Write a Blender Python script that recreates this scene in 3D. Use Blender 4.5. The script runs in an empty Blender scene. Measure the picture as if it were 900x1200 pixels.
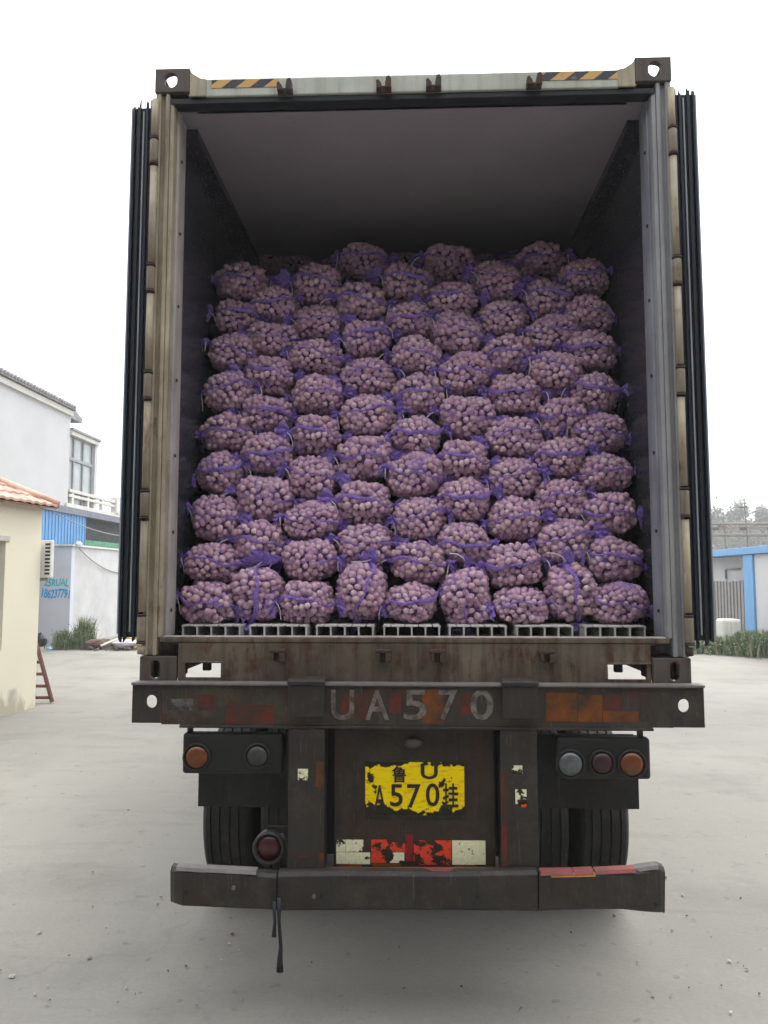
import bpy, math, random
import numpy as np
from mathutils import Vector, Matrix

rnd = random.Random(7)
S = bpy.context.scene
COL = S.collection
R = math.radians

# ------------------------------------------------------------------ camera, sky, sun, exposure
F_PX, PITCH, YAW = 902.0, R(4.887), R(2.08)
CAM = Vector((0.002, -3.453, 1.918))
cd = bpy.data.cameras.new("camera")
cd.sensor_fit = 'HORIZONTAL'
cd.sensor_width = 36.0
cd.lens = F_PX / 900 * 36
cd.clip_start = 0.05
cd.clip_end = 2000
cam = bpy.data.objects.new("camera", cd)
cam.location = CAM
cam.rotation_euler = (R(90) + PITCH, 0, YAW)
COL.objects.link(cam)
S.camera = cam

SUN_EL, SUN_AZ = R(55), R(25)      # azimuth clockwise from +Y (truck's front)
w = bpy.data.worlds.new("World")
S.world = w
w.use_nodes = True
nt = w.node_tree
nt.nodes.clear()
sky = nt.nodes.new('ShaderNodeTexSky')
sky.sky_type = 'NISHITA'
sky.sun_disc = False
sky.sun_elevation = SUN_EL
sky.sun_rotation = SUN_AZ
sky.air_density = 1.0
sky.dust_density = 6.0
sky.ozone_density = 1.0
hs = nt.nodes.new('ShaderNodeHueSaturation')
hs.inputs['Saturation'].default_value = 0.16
cloud = nt.nodes.new('ShaderNodeMix')         # even cloud cover over the blue sky
cloud.data_type = 'RGBA'
cloud.inputs['Factor'].default_value = 0.85
# overcast sky: three times as bright overhead as at the horizon
tcw = nt.nodes.new('ShaderNodeTexCoord')
sepw = nt.nodes.new('ShaderNodeSeparateXYZ')
grad = nt.nodes.new('ShaderNodeMapRange')
grad.inputs['From Min'].default_value = 0
grad.inputs['From Max'].default_value = 1
grad.inputs['To Min'].default_value = 1 / 3
grad.inputs['To Max'].default_value = 1
vm = nt.nodes.new('ShaderNodeVectorMath')
vm.operation = 'SCALE'
vm.inputs[0].default_value = (13.6, 14.0, 14.5)
nt.links.new(tcw.outputs['Generated'], sepw.inputs[0])
nt.links.new(sepw.outputs[2], grad.inputs['Value'])
nt.links.new(grad.outputs[0], vm.inputs['Scale'])
bg = nt.nodes.new('ShaderNodeBackground')
bg.inputs['Strength'].default_value = 0.115
wo = nt.nodes.new('ShaderNodeOutputWorld')
nt.links.new(sky.outputs[0], hs.inputs['Color'])
nt.links.new(hs.outputs[0], cloud.inputs[6])
nt.links.new(vm.outputs[0], cloud.inputs[7])
nt.links.new(cloud.outputs[2], bg.inputs[0])
nt.links.new(bg.outputs[0], wo.inputs[0])

sl = bpy.data.lights.new("sun", 'SUN')
sl.energy = 1.0
sl.angle = R(30)
sl.color = (1, 0.96, 0.9)
sun = bpy.data.objects.new("sun", sl)
sd = Vector((math.sin(SUN_AZ) * math.cos(SUN_EL), math.cos(SUN_AZ) * math.cos(SUN_EL), math.sin(SUN_EL)))
sun.rotation_euler = (-sd).to_track_quat('-Z', 'Y').to_euler()
sun.location = (0, 0, 30)
COL.objects.link(sun)

S.view_settings.view_transform = 'Standard'
S.view_settings.look = 'None'
S.view_settings.gamma = 1
S.view_settings.exposure = 1.3
S.cycles.use_denoising = True
S.cycles.max_bounces = 8
S.cycles.diffuse_bounces = 4
S.cycles.transparent_max_bounces = 12
S.cycles.volume_bounces = 1

# ------------------------------------------------------------------ pixel survey helpers (world points measured from the photo)
_fw = Vector((-math.sin(YAW) * math.cos(PITCH), math.cos(YAW) * math.cos(PITCH), math.sin(PITCH)))
_rt = Vector((math.cos(YAW), math.sin(YAW), 0))
_up = _rt.cross(_fw)


def ray(px, py):
    return _fw + _rt * ((px - 450) / F_PX) + _up * ((600 - py) / F_PX)


def at(px, py, y):
    d = ray(px, py)
    return CAM + d * ((y - CAM.y) / d.y)


def atx(px, py, x):
    d = ray(px, py)
    return CAM + d * ((x - CAM.x) / d.x)


def gnd(px, py, z=0.0):
    d = ray(px, py)
    return CAM + d * ((z - CAM.z) / d.z)


# ------------------------------------------------------------------ object helpers
OFF, ROOT = {}, {}


def tag(o, label=None, cat=None, group=None, kind=None):
    if label: o['label'] = label
    if cat: o['category'] = cat
    if group: o['group'] = group
    if kind: o['kind'] = kind
    return o


def thing(name, label, cat, loc=(0, 0, 0), rz=0, group=None):
    o = bpy.data.objects.new(name, None)
    o.empty_display_size = 0.2
    COL.objects.link(o)
    o.location = loc
    o.rotation_euler = (0, 0, rz)
    OFF[o] = Vector((0, 0, 0))
    ROOT[o] = (o, (Matrix.Translation(Vector(loc)) @ Matrix.Rotation(rz, 4, 'Z')).inverted())
    return tag(o, label, cat, group)


class MB:
    def __init__(self):
        self.v, self.f, self.s, self.m, self.uv = [], [], [], [], None

    def add(self, vs, fs, smooth=False, mi=0):
        b = len(self.v)
        self.v += [Vector(p) for p in vs]
        self.f += [tuple(i + b for i in f) for f in fs]
        self.s += [smooth] * len(fs)
        self.m += [mi] * len(fs)
        return self

    def box(self, x0, x1, y0, y1, z0, z1, mi=0):
        vs = [(x, y, z) for z in (z0, z1) for y in (y0, y1) for x in (x0, x1)]
        return self.add(vs, [(0, 2, 3, 1), (4, 5, 7, 6), (0, 1, 5, 4), (2, 6, 7, 3), (0, 4, 6, 2), (1, 3, 7, 5)], mi=mi)

    def obox(self, c, size, M=None, mi=0):
        x, y, z = (s / 2 for s in size)
        M = M or Matrix.Identity(3)
        vs = [Vector(c) + M @ Vector((a * x, b * y, d * z)) for d in (-1, 1) for b in (-1, 1) for a in (-1, 1)]
        return self.add(vs, [(0, 2, 3, 1), (4, 5, 7, 6), (0, 1, 5, 4), (2, 6, 7, 3), (0, 4, 6, 2), (1, 3, 7, 5)], mi=mi)

    def prism(self, pts, axis, a, b, mi=0):
        """closed 2-D outline extruded along axis from a to b; outline gives the other two axes in xyz order"""
        n = len(pts)

        def mk(p, t):
            q = list(p)
            q.insert(axis, t)
            return q
        vs = [mk(p, a) for p in pts] + [mk(p, b) for p in pts]
        fs = [tuple(range(n))[::-1], tuple(range(n, 2 * n))]
        fs += [(i, (i + 1) % n, n + (i + 1) % n, n + i) for i in range(n)]
        return self.add(vs, fs, mi=mi)

    def tube(self, pts, r, n=8, smooth=True, caps=True, flat=1.0, mi=0):
        pts = [Vector(p) for p in pts]
        rs = r if isinstance(r, (list, tuple)) else [r] * len(pts)
        vs, fs = [], []
        ref = None
        for i, p in enumerate(pts):
            t = (pts[min(i + 1, len(pts) - 1)] - pts[max(i - 1, 0)]).normalized()
            if ref is None:
                ref = Vector((0, 0, 1)) if abs(t.z) < 0.9 else Vector((1, 0, 0))
            u = (ref - t * ref.dot(t)).normalized()
            ref = u
            q = t.cross(u)
            for k in range(n):
                a = 2 * math.pi * k / n
                vs.append(p + u * (math.cos(a) * rs[i]) + q * (math.sin(a) * rs[i] * flat))
        for i in range(len(pts) - 1):
            for k in range(n):
                fs.append((i * n + k, i * n + (k + 1) % n, (i + 1) * n + (k + 1) % n, (i + 1) * n + k))
        self.add(vs, fs, smooth, mi)
        if caps:
            b = len(self.v) - len(vs)
            self.f += [tuple(b + k for k in range(n))[::-1], tuple(b + (len(pts) - 1) * n + k for k in range(n))]
            self.s += [False, False]
            self.m += [mi, mi]
        return self

    def lathe(self, prof, axis, c, n=32, smooth=True, mi=0):
        """prof: list of (r, t) along axis (0,1,2)"""
        vs, fs = [], []
        c = Vector(c)
        oth = [i for i in range(3) if i != axis]
        for r, t in prof:
            for k in range(n):
                a = 2 * math.pi * k / n
                p = [0, 0, 0]
                p[axis] = t
                p[oth[0]] = r * math.cos(a)
                p[oth[1]] = r * math.sin(a)
                vs.append(c + Vector(p))
        for i in range(len(prof) - 1):
            for k in range(n):
                fs.append((i * n + k, i * n + (k + 1) % n, (i + 1) * n + (k + 1) % n, (i + 1) * n + k))
        self.add(vs, fs, smooth, mi)
        b = len(self.v) - len(vs)
        if prof[0][0] > 1e-4:
            self.f.append(tuple(b + k for k in range(n))[::-1]); self.s.append(False); self.m.append(mi)
        if prof[-1][0] > 1e-4:
            self.f.append(tuple(b + (len(prof) - 1) * n + k for k in range(n))); self.s.append(False); self.m.append(mi)
        return self

    def holed(self, axis, t0, t1, rect, hole, mi=0):
        """plate normal to axis between t0,t1; rect=(u0,u1,v0,v1); hole=(cu,cv,ru,rv) stadium/ellipse"""
        u0, u1, v0, v1 = rect
        cu, cv, ru, rv = hole
        n = 24
        outer, inner = [], []
        for k in range(n):
            a = 2 * math.pi * (k + .5) / n
            dx, dy = math.cos(a), math.sin(a)
            rr = min(ru, rv)
            ix = cu + dx * rr + (math.copysign(ru - rr, dx))
            iy = cv + dy * rr + (math.copysign(rv - rr, dy))
            inner.append((ix, iy))
            s = 1e9
            if dx > 1e-9: s = min(s, (u1 - cu) / dx)
            if dx < -1e-9: s = min(s, (u0 - cu) / dx)
            if dy > 1e-9: s = min(s, (v1 - cv) / dy)
            if dy < -1e-9: s = min(s, (v0 - cv) / dy)
            outer.append([cu + dx * s, cv + dy * s])
        for cx, cy in ((u0, v0), (u0, v1), (u1, v0), (u1, v1)):
            i = min(range(n), key=lambda k: (outer[k][0] - cx) ** 2 + (outer[k][1] - cy) ** 2)
            outer[i] = [cx, cy]

        def mk(p, t):
            q = list(p)
            q.insert(axis, t)
            return q
        vs = [mk(p, t0) for p in outer] + [mk(p, t0) for p in inner] + [mk(p, t1) for p in outer] + [mk(p, t1) for p in inner]
        fs = []
        for k in range(n):
            j = (k + 1) % n
            fs += [(k, j, n + j, n + k), (2 * n + k, 3 * n + k, 3 * n + j, 2 * n + j),
                   (k, 2 * n + k, 2 * n + j, j), (n + k, n + j, 3 * n + j, 3 * n + k)]
        return self.add(vs, fs, mi=mi)

    def build(self, name, mat, parent=None, world=False, bevel=0, kind=None, label=None, seg=2, sharp=0):
        vs = self.v
        root = None
        if parent is not None:
            root, inv = ROOT[parent]
            if world:
                vs = [inv @ p for p in vs]
        xs = [p.x for p in vs]; ys = [p.y for p in vs]; zs = [p.z for p in vs]
        c = Vector(((min(xs) + max(xs)) / 2, (min(ys) + max(ys)) / 2, (min(zs) + max(zs)) / 2))
        if parent is None:
            c.z = min(zs)
        me = bpy.data.meshes.new(name)
        me.from_pydata([p - c for p in vs], [], self.f)
        me.polygons.foreach_set('use_smooth', self.s)
        mats = mat if isinstance(mat, (list, tuple)) else [mat]
        for m in mats:
            if m: me.materials.append(m)
        if len(mats) > 1: me.polygons.foreach_set('material_index', self.m)
        me.update()
        if sharp: me.set_sharp_from_angle(angle=R(sharp))
        o = bpy.data.objects.new(name, me)
        COL.objects.link(o)
        if parent is not None:
            o.parent = parent
            o.location = c - OFF[parent]
            ROOT[o] = ROOT[parent]
        else:
            o.location = c
            ROOT[o] = (o, Matrix.Identity(4))
        OFF[o] = c
        if bevel:
            b = o.modifiers.new("bevel", 'BEVEL')
            b.width = bevel; b.segments = seg; b.limit_method = 'ANGLE'
            b.harden_normals = False
        if kind: o['kind'] = kind
        if label: o['label'] = label
        return o


def instance(src, parent, loc, rot=(0, 0, 0), scale=(1, 1, 1)):
    o = src.copy()
    COL.objects.link(o)
    o.parent = parent
    o.location = Vector(loc) - OFF[parent] if parent else Vector(loc)
    o.rotation_euler = rot
    o.scale = scale
    if parent is not None:
        OFF[o] = Vector(loc); ROOT[o] = ROOT[parent]
    return o


def copy_tree(root, loc, rot, scale=(1, 1, 1)):
    r = root.copy()
    COL.objects.link(r)
    r.location = loc; r.rotation_euler = rot; r.scale = scale
    for ch in list(root.children):
        c = ch.copy(); COL.objects.link(c); c.parent = r
        for g in list(ch.children):
            d = g.copy(); COL.objects.link(d); d.parent = c
    return r


def text_geo(body, size=1.0, bold=0.0, depth=0.0):
    cu = bpy.data.curves.new("text_tmp", 'FONT')
    cu.body = body; cu.size = size; cu.offset = bold; cu.extrude = depth
    cu.align_x = 'CENTER'; cu.align_y = 'CENTER'
    cu.resolution_u = 4
    o = bpy.data.objects.new("text_tmp", cu)
    COL.objects.link(o)
    dg = bpy.context.evaluated_depsgraph_get()
    me = bpy.data.meshes.new_from_object(o.evaluated_get(dg))
    vs = [v.co.copy() for v in me.vertices]
    fs = [tuple(p.vertices) for p in me.polygons]
    bpy.data.objects.remove(o)
    bpy.data.curves.remove(cu)
    bpy.data.meshes.remove(me)
    return vs, fs


def text_fit(body, w_, h_, bold=0.0, depth=0.0015):
    vs, fs = text_geo(body, 1.0, bold, depth)
    xs = [v.x for v in vs]; ys = [v.y for v in vs]
    sx = w_ / (max(xs) - min(xs)); sy = h_ / (max(ys) - min(ys))
    mx = (max(xs) + min(xs)) / 2; my = (max(ys) + min(ys)) / 2
    return [Vector(((v.x - mx) * sx, (v.y - my) * sy, v.z)) for v in vs], fs


# ------------------------------------------------------------------ materials
class NT:
    def __init__(self, name):
        self.m = bpy.data.materials.new(name)
        self.m.use_nodes = True
        self.t = self.m.node_tree
        self.b = self.t.nodes['Principled BSDF']

    def n(self, typ, **kw):
        x = self.t.nodes.new(typ)
        for k, v in kw.items():
            if k in x.inputs.keys() and not hasattr(x, k):
                x.inputs[k].default_value = v
            else:
                setattr(x, k, v)
        return x

    def l(self, a, b): self.t.links.new(a, b)

    def pos(self, scale=(1, 1, 1), obj=False):
        if obj:
            s = self.n('ShaderNodeTexCoord').outputs['Object']
        else:
            s = self.n('ShaderNodeNewGeometry').outputs['Position']
        mp = self.n('ShaderNodeMapping')
        mp.inputs['Scale'].default_value = scale
        self.l(s, mp.inputs['Vector'])
        return mp.outputs[0]

    def noise(self, vec, scale, detail=4, rough=0.6):
        x = self.n('ShaderNodeTexNoise')
        x.inputs['Scale'].default_value = scale
        x.inputs['Detail'].default_value = detail
        x.inputs['Roughness'].default_value = rough
        self.l(vec, x.inputs['Vector'])
        return x.outputs['Fac']

    def ramp(self, fac, lo, hi, c0=0.0, c1=1.0):
        r = self.n('ShaderNodeMapRange')
        r.inputs['From Min'].default_value = lo
        r.inputs['From Max'].default_value = hi
        r.inputs['To Min'].default_value = c0
        r.inputs['To Max'].default_value = c1
        self.l(fac, r.inputs['Value'])
        return r.outputs[0]

    def mix(self, fac, a, b):
        x = self.n('ShaderNodeMix', data_type='RGBA')
        for val, sock in ((fac, 0), (a, 6), (b, 7)):
            if hasattr(val, 'node'):
                self.l(val, x.inputs[sock])
            else:
                x.inputs[sock].default_value = val if sock == 0 else (*val, 1)
        return x.outputs[2]

    def math(self, op, a, b=0.0):
        x = self.n('ShaderNodeMath', operation=op)
        for i, val in enumerate((a, b)):
            if hasattr(val, 'node'): self.l(val, x.inputs[i])
            else: x.inputs[i].default_value = val
        return x.outputs[0]

    def bump(self, h, strength=0.3, dist=0.01):
        b = self.n('ShaderNodeBump')
        b.inputs['Strength'].default_value = strength
        b.inputs['Distance'].default_value = dist
        self.l(h, b.inputs['Height'])
        self.l(b.outputs[0], self.b.inputs['Normal'])

    def out(self, color, rough=0.6, metal=0.0, spec=0.4):
        if hasattr(color, 'node'): self.l(color, self.b.inputs['Base Color'])
        else: self.b.inputs['Base Color'].default_value = (*color, 1)
        if hasattr(rough, 'node'): self.l(rough, self.b.inputs['Roughness'])
        else: self.b.inputs['Roughness'].default_value = rough
        self.b.inputs['Metallic'].default_value = metal
        self.b.inputs['Specular IOR Level'].default_value = spec
        return self.m


def worn(name, base, dirt=None, dirt_amt=0.5, rust=None, rust_lo=0.6, rust_hi=0.68, streak=True, rough=0.6,
         scale=3.0, bump=0.15, metal=0.0, spec=0.35, obj=False, dust=None, dent=0):
    k = NT(name)
    p = k.pos(obj=obj)
    dirt = dirt or tuple(c * 0.5 for c in base)
    f1 = k.ramp(k.noise(p, scale, 6, .65), .35, .75, 0, dirt_amt)
    col = k.mix(f1, base, dirt)
    if streak:
        ps = k.pos((14, 14, 0.9), obj=obj)
        f2 = k.ramp(k.noise(ps, 1.6, 5, .6), .48, .75, 0, dirt_amt)
        col = k.mix(f2, col, tuple(c * .75 for c in dirt))
    fine = k.noise(p, 60, 4, .6)
    col = k.mix(k.ramp(fine, .3, .7, 0, .25), col, tuple(c * .8 for c in base))
    if rust:
        a = k.noise(p, 5.5, 8, .7)
        ps2 = k.pos((9, 9, 2.2), obj=obj)
        b = k.noise(ps2, 2.1, 6, .65)
        m = k.math('MULTIPLY', k.math('ADD', a, b), .5)
        f3 = k.ramp(m, rust_lo, rust_hi)
        rc = k.mix(k.noise(p, 30, 3), rust, tuple(c * .45 for c in rust))
        col = k.mix(f3, col, rc)
    if dust:
        d1 = k.ramp(k.noise(p, 6.5, 7, .72), .50, .70, 0, .75)
        col = k.mix(d1, col, dust)
        sc = k.pos((70, 70, 5), obj=obj)
        col = k.mix(k.ramp(k.noise(sc, 1.4, 4, .6), .62, .70, 0, .6), col, tuple(c * 1.5 for c in dust))
    h = k.noise(p, 25, 6, .7)
    if dent:
        h = k.math('ADD', k.math('MULTIPLY', h, .3), k.math('MULTIPLY', k.noise(p, 4.2, 3, .5), dent))
    k.bump(h, bump, .01 if not dent else .03)
    rr = k.ramp(fine, .2, .8, rough - .12, min(1, rough + .12))
    return k.out(col, rr, metal, spec)


def flat(name, base, rough=.6, var=.2, scale=8, metal=0, spec=.35, obj=True, bump=0):
    k = NT(name)
    p = k.pos(obj=obj)
    f = k.noise(p, scale, 5, .6)
    col = k.mix(k.ramp(f, .3, .7), tuple(c * (1 - var) for c in base), tuple(min(1, c * (1 + var)) for c in base))
    if bump: k.bump(k.noise(p, scale * 6, 4), bump, .01)
    return k.out(col, rough, metal, spec)


M = {}
RUST = (.16, .065, .03)
M['cream'] = worn('cream_paint', (.44, .385, .28), (.16, .12, .075), .95, RUST, .55, .65, rough=.55)
M['cream_dull'] = worn('cream_paint_dirty', (.27, .23, .17), (.08, .06, .042), .9, RUST, .56, .65, rough=.65)
M['sill'] = worn('sill_paint_dirty', (.165, .130, .092), (.040, .029, .020), 1.0, (.085, .032, .015), .49, .60, rough=.7)
M['header'] = worn('header_paint', (.50, .52, .46), (.30, .29, .23), .7, RUST, .585, .68, rough=.5)
M['frame_grey'] = worn('frame_grey_tone', (.31, .31, .315), (.14, .14, .145), .7, RUST, .66, .74, rough=.55)
M['jamb'] = worn('jamb_light', (.50, .46, .43), (.22, .19, .18), .8, None, rough=.45)
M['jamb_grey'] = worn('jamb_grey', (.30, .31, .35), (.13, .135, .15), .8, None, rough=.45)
M['casting'] = worn('casting_steel', (.10, .082, .070), (.05, .038, .03), .7, (.13, .06, .035), .55, .66, rough=.7)
M['rusty'] = worn('rusty_bracket', (.065, .045, .038), (.03, .022, .018), .8, (.10, .048, .028), .48, .6, rough=.8)
M['gasket'] = flat('black_rubber', (.012, .014, .017), .55, .3)
M['navy'] = worn('navy_door_edge', (.012, .022, .035), (.02, .025, .03), .6, None, rough=.4)
M['pale_strip'] = worn('pale_strip', (.36, .39, .42), (.16, .17, .18), .7, None, rough=.45)
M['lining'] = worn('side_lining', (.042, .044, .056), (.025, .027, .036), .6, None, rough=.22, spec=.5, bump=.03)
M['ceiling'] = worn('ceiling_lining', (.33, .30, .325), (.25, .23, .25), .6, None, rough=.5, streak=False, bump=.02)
M['dark_in'] = flat('dark_inside', (.03, .035, .045), .5, .2)
M['alu'] = worn('floor_aluminium', (.74, .72, .69), (.40, .37, .32), .7, None, rough=.5, metal=.0)
M['chassis'] = worn('chassis_dark', (.036, .031, .025), (.018, .0155, .012), .7, (.060, .029, .015), .54, .66, rough=.55, bump=.45, dust=(.070, .060, .046), dent=.8)
M['chassis_rust'] = worn('chassis_rust', (.040, .027, .018), (.020, .014, .010), .8, (.068, .030, .014), .5, .64, rough=.6, bump=.4, dust=(.060, .045, .032), dent=.6)
M['beam'] = worn('beam_paint', (.043, .035, .026), (.020, .016, .012), .75, (.095, .035, .012), .51, .62, rough=.55, bump=.45, dust=(.085, .070, .052), dent=.8)
M['black_box'] = flat('black_plastic', (.012, .012, .0115), .55, .35, obj=False)
M['flap'] = worn('mud_flap_rubber', (.018, .019, .0185), (.03, .028, .024), .6, None, rough=.7, dust=(.045, .041, .034))
M['tyre'] = worn('tyre_rubber', (.017, .0175, .018), (.045, .041, .035), .55, None, rough=.8, streak=False, scale=8, dust=(.055, .050, .042))
M['rim'] = worn('rim_steel', (.10, .09, .085), (.05, .04, .035), .7, RUST, .55, .65)
M['amber'] = flat('amber_lens', (.13, .034, .006), .25, .25, 40, spec=.5)
M['red_lens'] = flat('red_lens', (.045, .008, .008), .25, .25, 40, spec=.5)
M['dark_red_lens'] = flat('dark_red_lens', (.035, .010, .012), .35, .3, 40, spec=.4)
M['white_lens'] = flat('white_lens', (.085, .095, .10), .2, .25, 40, spec=.6)
M['dull_lens'] = flat('dull_lens', (.04, .04, .04), .4, .3, 40)
M['red_tape'] = worn('red_tape', (.30, .06, .055), (.12, .06, .05), 1.0, None, streak=False, rough=.5, scale=14)
M['amber_tape'] = worn('amber_tape', (.50, .24, .03), (.18, .09, .03), .8, None, streak=False, rough=.5, scale=14)
M['pale_paint'] = worn('scuffed_edge', (.19, .175, .16), (.07, .065, .06), .8, None, streak=False, rough=.5, scale=12)


def peel(name, base, under, lo, hi, scale=14, seed=0):
    k = NT(name)
    p = k.pos()
    v = k.n('ShaderNodeVectorMath', operation='ADD')
    k.l(p, v.inputs[0]); v.inputs[1].default_value = (seed, seed * .7, seed * 1.3)
    f = k.ramp(k.noise(v.outputs[0], scale, 5, .62), lo, hi)
    col = k.mix(k.ramp(k.noise(p, 60, 3), .3, .7, 0, .45), base, tuple(c * .55 for c in base))
    col = k.mix(f, col, under)
    return k.out(col, .55, 0, .15)


UNDER = (.034, .024, .016)
M['tape_white'] = peel('reflective_white_peeling', (.86, .84, .58), UNDER, .52, .56, 26, 3)
M['tape_white_clean'] = peel('reflective_white', (.86, .84, .55), UNDER, .62, .67, 45, 5)
M['tape_red'] = peel('reflective_red_peeling', (.78, .07, .03), UNDER, .49, .54, 24, 9)
M['tape_red_dark'] = peel('reflective_red_dark', (.26, .02, .025), UNDER, .54, .6, 24, 9)
M['orange_wear'] = peel('orange_underpaint', (.23, .070, .013), (.043, .035, .026), .34, .66, 9, 2)
M['red_wear'] = peel('red_underpaint', (.16, .032, .02), (.043, .035, .026), .34, .66, 9, 6)
M['stencil'] = peel('faded_white_lettering', (.21, .19, .17), (.075, .054, .043), .40, .64, 26, 4)
M['faint'] = peel('faint_lettering', (.15, .145, .13), (.05, .045, .04), .40, .58, 26, 8)
M['plate_dark'] = flat('plate_lettering', (.022, .014, .010), .6, .3)


def plate_mat():
    k = NT('plate_yellow_worn')
    tc = k.n('ShaderNodeTexCoord').outputs['Object']
    sep = k.n('ShaderNodeSeparateXYZ'); k.l(tc, sep.inputs[0])
    x, z = sep.outputs[0], sep.outputs[2]
    nz = k.noise(tc, 14, 5, .6)
    low = k.ramp(z, -.105, -.045, .34, 0)               # lower edge worn bare
    corner = k.ramp(x, -.20, -.05, .02, 0)
    cen = k.math('ABSOLUTE', k.math('SUBTRACT', x, -.005))
    mid = k.ramp(cen, .04, .12, -.16, 0)
    top = k.ramp(z, .085, .105, 0, .3)
    s = k.math('ADD', nz, k.math('ADD', low, k.math('ADD', corner, k.math('ADD', top, mid))))
    f = k.ramp(s, .60, .64)
    sc = k.n('ShaderNodeMapping'); sc.inputs['Scale'].default_value = (18, 1, 90); k.l(tc, sc.inputs[0])
    sf = k.ramp(k.noise(sc.outputs[0], 1.0, 4, .6), .52, .68, 0, .75)
    yel = k.mix(sf, (.92, .68, .0), (.60, .32, .004))
    col = k.mix(f, yel, (.026, .021, .016))
    return k.out(col, .6, 0, .1)


M['plate'] = plate_mat()


def hazard_mat():
    k = NT('hazard_stripes')
    p = k.n('ShaderNodeNewGeometry').outputs['Position']
    sep = k.n('ShaderNodeSeparateXYZ'); k.l(p, sep.inputs[0])
    s = k.math('MULTIPLY', k.math('SUBTRACT', sep.outputs[0], k.math('MULTIPLY', sep.outputs[2], 1.3)), 1 / .135)
    fr = k.math('FRACT', s)
    st = k.ramp(fr, .49, .51)
    col = k.mix(st, (.58, .33, .09), (.028, .030, .045))
    wearf = k.ramp(k.noise(p, 30, 5, .65), .55, .72, 0, .8)
    col = k.mix(wearf, col, (.25, .23, .19))
    return k.out(col, .5)


M['hazard'] = hazard_mat()


def garlic_mat():
    k = NT('garlic_skin')
    g = k.n('ShaderNodeNewGeometry')
    rpi = g.outputs['Random Per Island']
    cr = k.n('ShaderNodeValToRGB')
    k.l(rpi, cr.inputs[0])
    e = cr.color_ramp.elements
    e[0].position = 0; e[0].color = (0.580, 0.371, 0.409, 1)
    e[1].position = 1; e[1].color = (0.835, 0.654, 0.720, 1)
    for p_, c in ((.3, (0.661, 0.447, 0.496)), (.55, (0.534, 0.317, 0.397)), (.75, (0.766, 0.556, 0.608)), (.9, (0.603, 0.392, 0.348))):
        q = e.new(p_); q.color = (*c, 1)
    p = k.pos(obj=True)
    f = k.ramp(k.noise(p, 90, 3, .6), .38, .7, 0, .55)
    col = k.mix(f, cr.outputs[0], (0.418, 0.218, 0.298))
    oi = k.n('ShaderNodeObjectInfo').outputs['Random']
    col = k.mix(k.ramp(oi, 0, 1, 0, .3), col, (0.383, 0.240, 0.261))
    k.bump(k.noise(p, 160, 3, .6), .25, .002)
    return k.out(col, .42, 0, .45)


M['garlic'] = garlic_mat()
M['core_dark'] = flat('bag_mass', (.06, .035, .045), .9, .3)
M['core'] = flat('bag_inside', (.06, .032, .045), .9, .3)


def net_mat(name, col_, cover, dens):
    """woven net: threads and open cells"""
    k = NT(name)
    uv = k.n('ShaderNodeTexCoord').outputs['UV']
    sep = k.n('ShaderNodeSeparateXYZ'); k.l(uv, sep.inputs[0])
    fu = k.math('FRACT', k.math('MULTIPLY', k.math('ADD', sep.outputs[0], sep.outputs[1]), dens))
    fv = k.math('FRACT', k.math('MULTIPLY', k.math('SUBTRACT', sep.outputs[0], sep.outputs[1]), dens))
    th = k.math('MAXIMUM', k.math('LESS_THAN', fu, cover), k.math('LESS_THAN', fv, cover))
    ob = k.pos(obj=True)
    oi = k.n('ShaderNodeObjectInfo').outputs['Random']
    w_ = k.n('ShaderNodeTexNoise', noise_dimensions='4D')
    w_.inputs['Scale'].default_value = 9
    k.l(ob, w_.inputs['Vector']); k.l(k.math('MULTIPLY', oi, 37), w_.inputs['W'])
    dbl = k.ramp(w_.outputs['Fac'], .60, .74, 0, .5)     # places where the net lies doubled
    fac = k.math('MAXIMUM', th, dbl)
    k.out(col_, .6, 0, .25)
    tr = k.n('ShaderNodeBsdfTransparent')
    mx = k.n('ShaderNodeMixShader')
    k.l(fac, mx.inputs[0]); k.l(tr.outputs[0], mx.inputs[1]); k.l(k.b.outputs[0], mx.inputs[2])
    k.l(mx.outputs[0], k.t.nodes['Material Output'].inputs[0])
    return k.m


M['net'] = net_mat('purple_net', (.34, .20, .56), .08, 30)


def band_mat():
    k = NT('gathered_purple_net')
    p = k.pos(obj=True)
    col = k.mix(k.ramp(k.noise(p, 60, 3), .3, .7), (.27, .15, .58), (.46, .32, .76))
    k.out(col, .5, 0, .3)
    tl = k.n('ShaderNodeBsdfTranslucent'); tl.inputs[0].default_value = (.36, .22, .70, 1)
    mx = k.n('ShaderNodeMixShader'); mx.inputs[0].default_value = .3
    k.l(k.b.outputs[0], mx.inputs[1]); k.l(tl.outputs[0], mx.inputs[2])
    tr = k.n('ShaderNodeBsdfTransparent')
    m2 = k.n('ShaderNodeMixShader')
    k.l(k.ramp(k.noise(p, 260, 2),   .46, .58, 0, .6), m2.inputs[0])
    k.l(mx.outputs[0], m2.inputs[1]); k.l(tr.outputs[0], m2.inputs[2])
    k.l(m2.outputs[0], k.t.nodes['Material Output'].inputs[0])
    return k.m


M['band'] = band_mat()
M['string'] = flat('pale_twine', (.78, .72, .76), .7, .2)


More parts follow.
